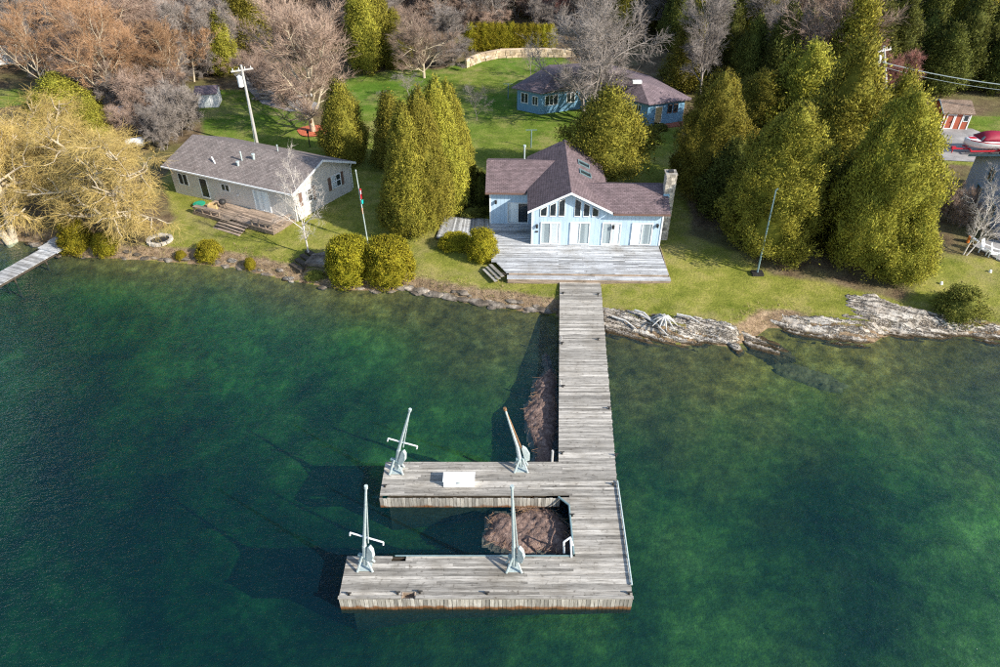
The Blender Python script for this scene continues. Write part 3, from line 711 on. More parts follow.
for vv in (4.2, 6.1):   # skylights on the right slope
    for_u0, u1 = gm + 1.0, gm + 2.0
    q = [H(for_u0, vv, PK - SL * 1.0 + .01), H(u1, vv, PK - SL * 2.0 + .01), H(u1, vv + .9, PK - SL * 2.0 + .01), H(for_u0, vv + .9, PK - SL * 1.0 + .01)]
    polywin(house, 'skylight', q, hU * SL + Vector((0, 0, 1)), .09, .06, 'steel_teal')
MB().tube(H(-.6, 9.0, 4.5), H(-.6, 9.0, 6.3), .08).tube(H(-.6, 9.0, 6.25), H(-.6, 9.0, 6.42), .13).build('vent_pipe', 'galv', house)
# fieldstone chimney: stones laid in courses round a mortar core
def stone_mesh(seed, mat='stone'):
    r = random.Random(seed); m = MB(); vs = []
    for z in (-1, 1):
        for y_ in (-1, 1):
            for x_ in (-1, 1): vs.append(Vector((x_ * .5 + r.uniform(-.1, .1), y_ * .5 + r.uniform(-.1, .1), z * .5 + r.uniform(-.08, .08))))
    m.add(vs, [(0, 2, 3, 1), (4, 5, 7, 6), (0, 1, 5, 4), (2, 6, 7, 3), (0, 4, 6, 2), (1, 3, 7, 5)])
    return m.mesh('stone', mat)
STN = [stone_mesh(k) for k in range(5)]
RZ = Matrix.Rotation(hyaw, 4, 'Z')
CT = 7.1; cu0, cu1, cv0, cv1 = HW + .06, HW + .84, 1.4, 2.25
ch = MB().prism([H(cu0, cv0, .8), H(cu1, cv0, .8), H(cu1, cv1, .8), H(cu0, cv1, .8)], (0, 0, CT - .8)).build('chimney', 'stone', house)
z = 1.0; k = 0
while z < CT - .05:
    hh = random.uniform(.22, .32)
    for (fu, fv, du, dv, ln) in ((cu0, cv0, 1, 0, cu1 - cu0), (cu1, cv0, 0, 1, cv1 - cv0)):
        t = 0
        while t < ln - .1:
            w = min(random.uniform(.25, .45), ln - t)
            c = H(fu + du * (t + w / 2), fv + dv * (t + w / 2), z + hh / 2)
            link('stone', STN[k % 5], ch, Matrix.Translation(c) @ RZ @ Matrix.Diagonal((w * .95 if du else .14, w * .95 if dv else .14, hh * .94, 1))); k += 1; t += w
    z += hh
MB().box(H((cu0 + cu1) / 2, (cv0 + cv1) / 2, CT + .05), (.94, 1.0, .1), RZ.to_3x3()).build('cap_slab', 'stone', ch)
MB().box(H((cu0 + cu1) / 2, (cv0 + cv1) / 2, CT + .16), (.4, .4, .14), RZ.to_3x3()).build('flue', 'black_metal', ch)
MB().box(H(cu0 + .2, cv0 - .05, 5.3), (.5, .05, .35), RZ.to_3x3()).build('flashing', 'trim_blue', ch)

# deck in front of the house
deck = thing('deck', 'broad pale grey plank deck with a long step before the blue lake house', 'deck', H(4, -3, T(*H(4, -3, 0).xy)))
u0, u1, vf = -2.9, HW - .1, -4.55
def dlocal(a, b_, c, d_, z, **k): return plank(deck, a, b_, c, d_, z - HZ, F=FH, mat='deck_plank', **k)
v = vf
while v < 3.66:
    if v < -.05:
        lo = u0 + max(0, (vf + 1.6 - v)) * .55 if v < vf + 1.6 else u0 - .35
        hi = u1 + .03 * (-v)
        j = [lo, random.choice([3.1, 4.2, 2.2]), random.choice([7.6, 8.6, 6.6]), hi]
        for a_, b__ in zip(j[:-1], j[1:]): dlocal(a_ + .003, b__ - .003, v, v + .146, HZ - .012 + random.uniform(-.004, .004))
    else: dlocal(-3.6, -.03, v, v + .146, HZ - .012 + random.uniform(-.004, .004))
    v += .146
for k in range(4):
    for a_, b__ in ((u0 + .95, 5.0), (5.0, u1 + .25)): dlocal(a_ + .003, b__ - .003, vf - .6 + k * .146, vf - .6 + (k + 1) * .146, HZ - .2)
m = MB()
MB().box(H((u0 + u1) / 2 + .6, vf + .02, HZ - .13), (u1 - u0 - 1.0, .04, .15), RZ.to_3x3()).build('riser', 'brown_plank', deck)
MB().box(H((u0 + u1) / 2 + .6, vf - .61, HZ - .42), (u1 - u0 - .8, .04, .36), RZ.to_3x3()).build('riser', 'brown_plank', deck)
MB().box(H(u1 + .16, vf / 2, HZ - .25), (.04, -vf, .36), RZ.to_3x3()).build('skirt', 'brown_plank', deck)
m = MB()
for v_ in (-4.4, -3.2, -2, -.8): m.box(H((u0 + u1) / 2, v_, HZ - .2), (u1 - u0 - .4, .08, .2), RZ.to_3x3())
m.box(H(-1.8, 1.8, HZ - .2), (3.4, 3.4, .2), RZ.to_3x3())
m.build('joists', 'dark_wood', deck)
# corner steps
st_ = thing('steps', 'short flight of dark steps at the corner of the pale house deck', 'steps', H(u0 - .2, vf + .6, .9))
aa = H(u0 - .3, vf + 1.45, 0); bb = H(u0 + .75, vf - .35, 0); dd = (bb - aa).normalized(); nn = Vector((dd.y, -dd.x, 0))
if nn.dot(hU) > 0: nn = -nn
for k in range(3):
    c = (aa + bb) / 2 + nn * (.15 + .3 * k); MB().box((c.x, c.y, HZ - .1 - .13 * k), ((bb - aa).length, .27, .05), Matrix.Rotation(math.atan2(dd.y, dd.x), 3, 'Z')).build('tread', 'plank', st_)
    c = (aa + bb) / 2 + nn * (.02 + .3 * k); MB().box((c.x, c.y, HZ - .18 - .13 * k), ((bb - aa).length, .03, .14), Matrix.Rotation(math.atan2(dd.y, dd.x), 3, 'Z')).build('riser', 'dark_wood', st_)
# boardwalk left of the house
bw = thing('boardwalk', 'grey board walkway between the clipped bushes and the blue lake house', 'boardwalk', G(463, 229))
q0, q1, q2, q3 = Gz(444, 216, 1.25), Gz(490, 219, 1.3), Gz(491, 238, 1.3), Gz(436, 238, 1.2)
n = 30
for k in range(n):
    t0, t1 = k / n, (k + .94) / n
    a, b_, c, d = q0.lerp(q1, t0), q0.lerp(q1, t1), q3.lerp(q2, t1), q3.lerp(q2, t0)
    MB().prism([a, b_, c, d], (0, 0, -.04)).build('plank', 'deck_plank', bw)
MB().prism([q0 + Vector((0, 0, -.05)), q1 + Vector((0, 0, -.05)), q2 + Vector((0, 0, -.05)), q3 + Vector((0, 0, -.05))], (0, 0, -.2)).build('frame', 'dark_wood', bw)

# --- generic gabled house in a frame
def frame(o, U):
    o = Vector(o); U = Vector((U[0], U[1], 0)).normalized(); V = Vector((-U.y, U.x, 0))
    return (lambda u, v, z: o + U * u + V * v + Vector((0, 0, z))), U, V
# left grey bungalow: u from the right-front corner towards the left end, gable at u=0
gz = G(297, 219).z
C0 = Gz(297, 219, gz + .25)
U_ = Vector((-.915, .40, 0)).normalized(); V_ = Vector((.54, .84, 0)).normalized()       # V_ points back
def B(u, v, z): return C0 + U_ * u + V_ * v + Vector((0, 0, z))
if V_.y < 0: V_ = -V_
bun = thing('bungalow', 'low grey sided bungalow with long grey gable roof and white gable end', 'house', (B(6.5, 3.5, 0).x, B(6.5, 3.5, 0).y, gz))
LL, DD, WH = 14.0, 7.3, 2.7; RS = .42
RG = WH + RS * (DD / 2 + .35)
m = MB().prism([B(0, 0, -.5), B(LL, 0, -.5), B(LL, DD, -.5), B(0, DD, -.5)], (0, 0, WH + .5)).prism([B(0, 0, WH), B(0, DD, WH), B(0, DD / 2, WH + RS * DD / 2)], U_ * LL)
m.build('wall', 'grey_siding', bun)
e0 = WH - .02
roof_slab(bun, 'roof', [[B(-.4, -.4, e0), B(LL + .4, -.4, e0), B(LL + .4, DD / 2, RG - .02), B(-.4, DD / 2, RG - .02)]], 'grey_shingle')
roof_slab(bun, 'roof', [[B(-.4, DD + .4, e0), B(LL + .4, DD + .4, e0), B(LL + .4, DD / 2 + .003, RG - .02), B(-.4, DD / 2 + .003, RG - .02)]], 'grey_shingle')
m = MB()
for v0 in (-.4, DD + .4):
    a, b_ = B(-.42, v0, e0 - .2), B(-.42, DD / 2, RG - .22); m.prism([a, b_, b_ + Vector((0, 0, .2)), a + Vector((0, 0, .2))], -U_ * .04)
m.build('rake_board', 'white_paint', bun)
a, b_ = B(-.4, -.42, e0 - .15), B(LL + .4, -.42, e0 - .15)
MB().prism([a, b_, b_ + Vector((0, 0, .12)), a + Vector((0, 0, .12))], -V_ * .1).build('gutter', 'white_paint', bun)
polywin(bun, 'sliding_door', rect(B(0, -.004, 0), U_, 1.75, 2.0, .05, 2.7), -V_, .06, .08, mull=1, curtain=2)
polywin(bun, 'window', rect(B(0, -.004, 0), U_, 1.0, .7, 1.25, 7.1), -V_, .05, .07, mull=1)
polywin(bun, 'door', rect(B(0, -.004, 0), U_, .95, 2.05, .05, 9.7), -V_, .06, .09)
polywin(bun, 'window', rect(B(0, -.004, 0), U_, 1.2, 1.2, .9, 12.0), -V_, .05, .08, mull=1)
for v0 in (1.0, 4.7):
    w = polywin(bun, 'window', rect(B(-.004, 0, 0), V_, 1.25, 1.25, .95, v0), -U_, .06, .08, mull=1, curtain=.4)
    for vv in (v0 - .38, v0 + 1.27): MB().prism(rect(B(-.006, 0, 0), V_, .34, 1.3, .92, vv), -U_ * .03).build('shutter', 'shutter_brown', w)
    b0 = B(-.01, v0 + .05, 1.57); MB().prism([b0, b0 + V_ * 1.15, b0 + V_ * 1.15 + Vector((0, 0, .06)), b0 + Vector((0, 0, .06))], -U_ * .06).build('glazing_bar', 'white_paint', w)
for (u_, v_, h_, r_, mt) in ((7.0, 1.9, .75, .07, 'galv'), (6.0, 2.3, .4, .12, 'galv'), (6.9, 1.3, .3, .12, 'galv'), (4.4, 3.62, .5, .05, 'galv')):
    zb = WH + RS * (v_ + .35) - .1; MB().tube(B(u_, v_, zb), B(u_, v_, zb + h_ + .1), r_, r_, 8).tube(B(u_, v_, zb + h_ + .1), B(u_, v_, zb + h_ + .2), r_ * 1.5, r_ * 1.3, 8).build('vent_pipe', mt, bun)
zb = WH + RS * 1.5; MB().tube(B(9.3, 1.0, zb - .1), B(9.9, 1.3, zb + .35), .07).build('vent_pipe', 'white_paint', bun)
MB().path([B(-.05, DD + .3, e0 - .1), B(-.05, DD + .05, e0 - .4), B(-.05, DD + .05, .1)], .05).build('downspout', 'white_paint', bun)
MB().tube(B(6.2, -.08, 1.15), B(6.2, -.16, 1.15), .12).build('wall_lamp', 'white_paint', bun)
# bungalow deck with stairs
bd = thing('deck', 'brown wooden deck with bench rail and stairs along the grey bungalow', 'deck', (B(5, -1.3, 0).x, B(5, -1.3, 0).y, gz))
FB = Matrix(((U_.x, -V_.x, 0, C0.x), (U_.y, -V_.y, 0, C0.y), (0, 0, 1, C0.z), (0, 0, 0, 1)))
v = .05
while v < 2.6:
    for a_, b__ in ((.2, 5.0), (5.0, 9.2)): plank(bd, a_ + .003, b__ - .003, v, v + .145, .02, mat='brown_plank', F=FB)
    v += .146
m = MB()
for a_, b__ in ((.2, 9.2),): m.prism([FB @ Vector((a_, 2.64, -.42)), FB @ Vector((b__, 2.64, -.42)), FB @ Vector((b__, 2.64, -.04)), FB @ Vector((a_, 2.64, -.04))], V_ * .04)
m.prism([FB @ Vector((.2, 0, -.42)), FB @ Vector((.2, 2.6, -.42)), FB @ Vector((.2, 2.6, -.04)), FB @ Vector((.2, 0, -.04))], U_ * .04)
m.build('skirt', 'brown_plank', bd)
for (a_, b__) in ((.25, 2.6), (6.1, 9.1)):   # bench rails
    r_ = MB().prism([FB @ Vector(q) for q in ((a_, 2.15, .44), (b__, 2.15, .44), (b__, 2.6, .44), (a_, 2.6, .44))], (0, 0, .06)).build('bench_rail', 'brown_plank', bd)
    for k in range(4):
        uu = a_ + .08 + (b__ - a_ - .16) * k / 3; MB().prism([FB @ Vector((uu - .06, 2.5, 0)), FB @ Vector((uu + .06, 2.5, 0)), FB @ Vector((uu + .06, 2.58, 0)), FB @ Vector((uu - .06, 2.58, 0))], (0, 0, .44)).build('rail_post', 'brown_plank', r_)
MB().prism([FB @ Vector(q) for q in ((.22, .3, .44), (.62, .3, .44), (.62, 2.1, .44), (.22, 2.1, .44))], (0, 0, .06)).build('bench_rail', 'brown_plank', bd)
for k in range(4):
    v0 = 2.68 + k * .3; plank(bd, 2.75, 5.9, v0, v0 + .27, -.08 - .12 * k, .05, 'brown_plank', FB, 'tread')
    MB().prism([FB @ Vector((2.75, v0 + .24, -.3 - .12 * k)), FB @ Vector((5.9, v0 + .24, -.3 - .12 * k)), FB @ Vector((5.9, v0 + .24, -.12 - .12 * k)), FB @ Vector((2.75, v0 + .24, -.12 - .12 * k))], V_ * .02).build('riser', 'dark_wood', bd)
q = FB @ Vector((9.9, 1.2, -.1))
t = thing('garden_table', 'round green plastic table at the end of the bungalow deck', 'table', (q.x, q.y, T(q.x, q.y)))
MB().tube((q.x, q.y, T(q.x, q.y)), (q.x, q.y, q.z + .1), .06).build('leg', 'green_plastic', t); MB().tube((q.x, q.y, q.z + .1), (q.x, q.y, q.z + .16), .55, .55, 16).build('table_top', 'green_plastic', t)
q = FB @ Vector((7.9, 1.5, .02))
t = thing('wooden_crate', 'tan wooden crate standing on the bungalow deck', 'crate', q)
for s_ in (-1, 1):
    MB().box(q + Vector((0, s_ * .3, .25)), (.7, .04, .5)).build('side_board', 'tan_door', t); MB().box(q + Vector((s_ * .36, 0, .25)), (.04, .64, .5)).build('side_board', 'tan_door', t)
MB().box(q + Vector((0, 0, .05)), (.68, .56, .05)).build('floor_board', 'tan_door', t)
q = FB @ Vector((7.1, 1.1, .02))
t = thing('kettle_grill', 'black kettle grill on the bungalow deck beside the tan crate', 'grill', q)
m = MB(); m.loft([[q + Vector((r_ * math.cos(a), r_ * math.sin(a), zz)) for a in np.arange(0, 6.28, .524)] for r_, zz in ((.1, .45), (.28, .55), (.34, .72), (.28, .88), (.1, .97))]); m.build('bowl', 'black_metal', t, True)
for k in range(3): MB().tube(q + Vector((.3 * math.cos(k * 2.1), .3 * math.sin(k * 2.1), 0)), q + Vector((.12 * math.cos(k * 2.1), .12 * math.sin(k * 2.1), .5)), .02).build('leg', 'black_metal', t)

# --- back blue house: angled front with hipped plum roof
zb = G(560, 112).z
FP = [(517, 109.5), (540, 114.5), (588, 108), (630, 122), (646, 126), (682, 121)]
fp = [Gz(a, b_, zb) for a, b_ in FP]
back = [fp[5] + Vector((-3.2, 7.5, 0)), Vector((13.0, fp[2].y + 8.5, zb)), fp[0] + Vector((4.5, 8.0, 0))]
foot = fp + back
bh = thing('back_house', 'long blue bungalow with angled walls and plum hipped roof behind the bare tree', 'house', sum(foot, Vector()) / len(foot))
WHb = 2.75
m = MB()
n = len(foot)
for i in range(n):
    a, b_ = foot[i], foot[(i + 1) % n]; m.add([a - Vector((0, 0, .5)), b_ - Vector((0, 0, .5)), b_ + Vector((0, 0, WHb)), a + Vector((0, 0, WHb))], [(0, 1, 2, 3)])
m.build('wall', 'slate_blue_siding', bh)
cen = sum(foot, Vector()) / n
def rpt(px, py, z): return Gz(px, py, zb + z)
r1, r2, r3 = rpt(556, 73.5, 4.5), rpt(608, 73, 4.6), rpt(640, 80.5, 4.5)
def ev(i):
    a, p, b_ = foot[i - 1], foot[i], foot[(i + 1) % n]
    n1 = Vector(((p - a).y, -(p - a).x, 0)).normalized(); n2 = Vector(((b_ - p).y, -(b_ - p).x, 0)).normalized()
    d = (n1 + n2); d = d / max(.5, d.dot(n1)); return p + d * .55 + Vector((0, 0, WHb - .05))
E_ = [ev(i) for i in range(n)]
roof_slab(bh, 'roof', [[E_[8], E_[0], r1], [E_[0], E_[1], r1], [E_[1], E_[2], r2, r1], [E_[2], E_[3], r3, r2], [E_[3], E_[4], r3], [E_[4], E_[5], r3], [E_[5], E_[6], r3], [E_[6], E_[7], r2, r3], [E_[7], E_[8], r1, r2]], 'plum_shingle', .12)
def wl(i, t, w, h, z0, nm='window', fr='white_paint', **k):
    a, b_ = foot[i], foot[i + 1]; U = (b_ - a).normalized(); N = Vector((U.y, -U.x, 0)); L = (b_ - a).length
    polywin(bh, nm, rect(a + N * .004, U, w, h, z0, t * L - w / 2), N, .06, .08, fr, **k)
wl(0, .33, 1.0, 1.25, .95, mull=1); wl(0, .78, .8, 1.1, .95, mull=1)
wl(1, .22, 1.7, 1.2, .95, mull=2); wl(1, .62, 1.1, 1.2, .95, mull=1); wl(2, .55, 1.6, 1.9, .15, 'sliding_door', mull=1)
wl(3, .4, .8, 1.0, 1.2, mull=1); wl(4, .3, .9, 2.0, .1, 'door', back='tan_door'); wl(4, .6, .55, 1.0, 1.15, fr='shutter_brown'); wl(4, .76, .55, 1.0, 1.15, fr='shutter_brown')
a, b_ = foot[4], foot[5]; U = (b_ - a).normalized(); N = Vector((U.y, -U.x, 0))
MB().prism([a + N * .03 + Vector((0, 0, WHb - .25)), b_ + N * .03 + Vector((0, 0, WHb - .25)), b_ + N * .03 + Vector((0, 0, WHb - .1)), a + N * .03 + Vector((0, 0, WHb - .1))], N * .03).build('fascia', 'white_paint', bh)
MB().prism([a + N * .2 + Vector((0, 0, -.4)), b_ + N * .2 + Vector((0, 0, -.4)), b_ + N * 1.3 + Vector((0, 0, -.4)), a + N * 1.3 + Vector((0, 0, -.4))], (0, 0, .45)).build('porch', 'roof_red', bh)
q = rpt(637, 83, 4.45); MB().box(q + Vector((0, 0, .12)), (1.0, .5, .3)).build('roof_vent', 'white_paint', bh)

# --- blue two storey building on the right
z0 = G(965, 202).z
a, b_ = Gz(962, 190, z0), Gz(999, 238, z0)
U = (b_ - a); U.z = 0; U.normalize(); N = Vector((U.y, -U.x, 0))
if N.x > 0: N = -N
def Q(u, v, z): return a + U * u - N * v + Vector((0, 0, z))
rb = thing('blue_building', 'two storey dusky blue gabled building behind the birch', 'house', Q(4.5, 4, 0))
WD, DP, WHt = 10.5, 9.0, 3.5; rs = .42
MB().prism([Q(0, 0, -.5), Q(WD, 0, -.5), Q(WD, DP, -.5), Q(0, DP, -.5)], (0, 0, WHt + .5)).prism([Q(0, 0, WHt), Q(WD, 0, WHt), Q(WD / 2, 0, WHt + rs * WD / 2)], -N * DP).build('wall', 'dusk_blue_siding', rb)
pk = WHt + rs * WD / 2
for s_ in (0, 1):
    e = -.4 if s_ == 0 else WD + .4
    roof_slab(rb, 'roof', [[Q(e, -.45, WHt - .12), Q(WD / 2 + s_ * .003, -.45, pk + .06), Q(WD / 2 + s_ * .003, DP + .4, pk + .06), Q(e, DP + .4, WHt - .12)]], 'plum_shingle', .14)
for e in (-.42, WD + .42):
    p0, p1 = Q(e, -.47, WHt - .3), Q(WD / 2, -.47, pk - .12); MB().prism([p0, p1, p1 + Vector((0, 0, .22)), p0 + Vector((0, 0, .22))], N * .04).build('rake_board', 'trim_blue', rb)
for (u_, zz) in ((3.4, 2.7), (6.6, 2.7), (2.4, .5), (5.9, .5)): polywin(rb, 'window', rect(Q(0, -.004, 0), U, 1.3, 1.35, zz, u_), N, .06, .08, 'trim_blue', mull=1)

# --- red garden shed
z0 = G(940, 128).z
p0, p1 = Gz(939, 129, z0), Gz(966, 130, z0)
U = (p1 - p0).normalized(); V = Vector((-U.y, U.x, 0)); L = (p1 - p0).length
def Q(u, v, z): return p0 + U * u + V * v + Vector((0, 0, z))
sh = thing('garden_shed', 'small red shed with white trim and brown shingled roof on the gravel yard', 'shed', Q(L / 2, 1.4, 0))
D_, hh = 3.4, 1.95; pk = hh + .75
w_ = MB().prism([Q(0, 0, -.2), Q(L, 0, -.2), Q(L, D_, -.2), Q(0, D_, -.2)], (0, 0, hh + .2)).prism([Q(0, 0, hh), Q(0, D_, hh), Q(0, D_ / 2, pk)], U * L).build('wall', 'red_siding', sh)
for s_ in (0, 1):
    e = -.25 if s_ == 0 else D_ + .25
    roof_slab(sh, 'roof', [[Q(-.25, e, hh - .06), Q(L + .25, e, hh - .06), Q(L + .25, D_ / 2 + s_ * .003, pk + .1), Q(-.25, D_ / 2 + s_ * .003, pk + .1)]], 'old_shingle', .08)
for u_ in (.06, L - .06, 1.3, 2.05): MB().box(Q(u_, -.02, hh / 2), (.13, .05, hh), Matrix.Rotation(math.atan2(U.y, U.x), 3, 'Z')).build('trim_board', 'white_paint', sh)
MB().box(Q(L / 2, -.03, hh - .08), (L, .05, .12), Matrix.Rotation(math.atan2(U.y, U.x), 3, 'Z')).build('trim_board', 'white_paint', sh)
d_ = MB().ring([Q(.35, -.004, .05), Q(1.2, -.004, .05), Q(1.2, -.004, 1.7), Q(.35, -.004, 1.7)], [Q(.45, -.004, .15), Q(1.1, -.004, .15), Q(1.1, -.004, 1.6), Q(.45, -.004, 1.6)], -V * .05).build('door', 'white_paint', sh)
MB().box(Q(1.05, -.07, .9), (.06, .06, .12)).build('handle', 'black_metal', d_)
polywin(sh, 'window', rect(Q(0, -.004, 0), U, .55, .7, .95, L - .75), -V, .05, .06, mull=0)
for v0 in (-.27, D_ + .27):
    p_, q_ = Q(-.27, v0, hh - .14), Q(-.27, D_ / 2, pk); MB().prism([p_, q_, q_ + Vector((0, 0, .12)), p_ + Vector((0, 0, .12))], -U * .03).build('rake_board', 'trim_blue', sh)
#PART4

# ------------------------------------------------------------------ shore rocks
import bmesh
def blob_mesh(name, seed, mat, flat=.6, sub=2, amp=.28):
    bm = bmesh.new(); bmesh.ops.create_icosphere(bm, subdivisions=sub, radius=1)
    o = seed * 3.17
    for v in bm.verts:
        c = v.co.copy(); k = 1 + amp * float(wob(np.array(c.x * 2.3 + o), np.array(c.y * 2.3 + c.z * 3.1 - o))) + random.Random(seed * 1000 + v.index).uniform(-.07, .07)
        v.co = Vector((c.x * k, c.y * k, max(-.8, min(.75, c.z * k)) * flat))
    me = bpy.data.meshes.new(name); bm.to_mesh(me); bm.free(); me.materials.append(MATS[mat]); return me
ROCK = [blob_mesh('rock', k, 'dark_rock', .5 + .1 * (k % 3)) for k in range(6)]
PALE = [blob_mesh('rock', k + 20, 'rock', .45 + .1 * (k % 3)) for k in range(4)]
def rock(p, sx_, sy_, sz_, rz, lab, grp, pale=False, rx=0):
    me = random.choice(PALE if pale else ROCK)
    link('shore_rock', me, None, Matrix.Translation(p) @ Euler((rx, random.uniform(-.15, .15), rz)).to_matrix().to_4x4() @ Matrix.Diagonal((sx_, sy_, sz_, 1)), label=lab, cat='rock', group=grp)
SL_ = np.array(_sh)
acc = 0
for i in range(len(_sh) - 1):
    a, b_ = Vector(_sh[i]), Vector(_sh[i + 1]); L = (b_ - a).length; px = SHORE_PX[i][0]
    if px > 545 or px < -30: continue
    n = max(1, int(L / (.75 if px < 400 else .62)))
    for k in range(n):
        q = a.lerp(b_, (k + random.random()) / n); nrm = Vector((-(b_ - a).y, (b_ - a).x)).normalized()
        s_ = random.uniform(.16, .42)
        q = q + nrm * random.uniform(-.15, .8); an = math.atan2((b_ - a).y, (b_ - a).x)
        rock(Vector((q.x, q.y, max(.02, T(q.x, q.y)) - .02)), s_ * random.uniform(1, 1.7), s_ * .8, s_ * .75, an + random.uniform(-.4, .4),
             'small dark rock in the stony bank left of the long dock', 'rocks along the bank left of the dock', random.random() < .25)
for (px, py, w, d_, h_) in ((410, 286, .7, .4, .3), (421, 288, .8, .4, .34), (434, 291, .9, .4, .36), (449, 294, 1.0, .42, .34), (463, 297, .8, .4, .3), (478, 300, 1.1, .42, .32), (497, 303, .9, .4, .28), (514, 305, .8, .36, .26), (532, 308, .8, .36, .3), (545, 309, .6, .36, .3)):
    rock(G(px, py, .0), w, d_, h_, -.35, 'flat dark boulder at the lawn edge between the clipped shrubs and the long dock', 'boulders along the lawn edge left of the dock', False)
def slab(name, outline, lab, h0, mat='rock', ang=-.45, sub=None, zbase=None, freq=1.5, amp=.24):
    P = np.array([(q.x, q.y) for q in (Gz(a, b_, .35) for a, b_ in outline)])
    lo, hi = P.min(0) - .3, P.max(0) + .3; st = .13
    xs, ys = np.arange(lo[0], hi[0], st), np.arange(lo[1], hi[1], st); X, Y = np.meshgrid(xs, ys); Q = np.column_stack([X.ravel(), Y.ravel()])
    Qw = Q + np.column_stack([wob(Q[:, 0] * 1.7, Q[:, 1] * 1.7), wob(Q[:, 1] * 1.9 + 5, Q[:, 0] * 1.6)]) * .22
    ins = inpoly(Qw, P); d = segdist(Qw, np.vstack([P, P[:1]])); sg = np.where(ins, d, -d)
    base = np.maximum(terrain(Q), -.12) if zbase is None else np.full(len(Q), zbase)
    s_ = -math.sin(ang) * Q[:, 0] + math.cos(ang) * Q[:, 1]; l_ = math.cos(ang) * Q[:, 0] + math.sin(ang) * Q[:, 1]
    ph = s_ * freq + .35 * wob(l_ * .5, s_ * .8) + .2 * np.sin(l_ * .7)
    fr = ph - np.floor(ph); cell = np.sin(np.floor(ph) * 12.9898 + np.floor(l_ * .45 + .6 * np.sin(np.floor(ph) * 3.1))) * .5
    h = base - .14 + h0 * np.tanh(np.maximum(sg, -.3) / .28) + amp * (fr - .4) + amp * .7 * cell + .04 * wob(Q[:, 0] * 6, Q[:, 1] * 6) + rng.normal(0, .012, len(Q))
    i = np.arange(len(Q)).reshape(len(ys), len(xs)); F = np.stack([i[:-1, :-1], i[:-1, 1:], i[1:, 1:], i[1:, :-1]], -1).reshape(-1, 4); F = F[(sg[F] > -.28).any(1)]
    return link(name, npmesh(name, np.column_stack([Q, h]), F, mat), label=lab, cat='rock')
slab('bedrock_slab', [(600, 312), (622, 312), (650, 317), (690, 320), (722, 325), (742, 333), (738, 342), (712, 344), (690, 349), (655, 343), (625, 335), (601, 329)], 'long pale layered bedrock ledge just right of the long dock', .22)
slab('bedrock_slab', [(741, 330), (762, 331), (782, 340), (794, 350), (775, 354), (748, 345)], 'small pale rock slab pointing into the water between the two larger ledges', .26)
slab('bedrock_slab', [(728, 341), (741, 339), (748, 349), (741, 353), (731, 348)], 'small grey boulder at the end of the long bedrock ledge', .34)
slab('bedrock_slab', [(768, 318), (800, 318), (838, 320), (848, 314), (842, 308), (846, 300), (870, 298), (880, 304), (900, 310), (940, 318), (975, 322), (1010, 326), (1060, 332), (1060, 343), (1000, 343), (972, 335), (935, 337), (905, 336), (884, 335), (872, 347), (850, 344), (815, 337), (790, 330)],
     'broad pale bedrock ledge sloping into the water below the cedars', .22, ang=-.25)
slab('submerged_ledge', [(755, 347), (800, 352), (836, 364), (856, 376), (846, 382), (815, 374), (775, 362)], 'dark rock ledge under the water beside the small rock slab', .3, 'wet_rock', zbase=-.6)
slab('submerged_ledge', [(860, 348), (900, 345), (950, 352), (1010, 360), (1010, 368), (940, 366), (890, 362)], 'dark rock shelf under the water off the broad bedrock ledge', .3, 'wet_rock', zbase=-.8)
slab('submerged_ledge', [(660, 352), (700, 362), (740, 374), (760, 390), (740, 392), (700, 378), (668, 362)], 'dark rock shelf under the water off the long bedrock ledge', .3, 'wet_rock', zbase=-1.0)
# dry grass overhanging the bank
def tufts():
    r = np.random.default_rng(5); n = 16000
    P = np.column_stack([r.uniform(-48, 50, n * 6), r.uniform(36, 66, n * 6)]); d = segdist(P, SHORE); ok = inpoly(P, LANDPOLY) & (d > .25) & (d < .5 + 2.2 * r.random(len(P)) ** 2) ; P = P[ok][:n]
    z = terrain(P); N = len(P); k = 5; pos = np.repeat(np.column_stack([P, z]), k, 0) + r.normal(0, .05, (N * k, 3)) * [1, 1, .1]
    dr = r.normal(0, .45, (N * k, 3)); dr[:, 2] = np.abs(dr[:, 2]) * .5 + .45; dr[:, 1] -= .25; L = r.uniform(.12, .34, (N * k, 1)); s_ = np.cross(dr, [0, 0, 1.]); s_ /= np.linalg.norm(s_, axis=1)[:, None]
    V = np.stack([pos - s_ * .012, pos + s_ * .012, pos + dr * L + s_ * .003, pos + dr * L - s_ * .003], 1).reshape(-1, 3)
    link('dry_grass', npmesh('dry_grass', V, np.arange(len(V)).reshape(-1, 4), 'dry_grass'), label='dead tan grass fringing the stony bank', cat='grass', kind='stuff')
nmat('dry_grass', [(.3, (.22, .15, .07)), (.5, (.38, .28, .14)), (.7, (.24, .25, .06))], .9, bmp=0)
tufts()
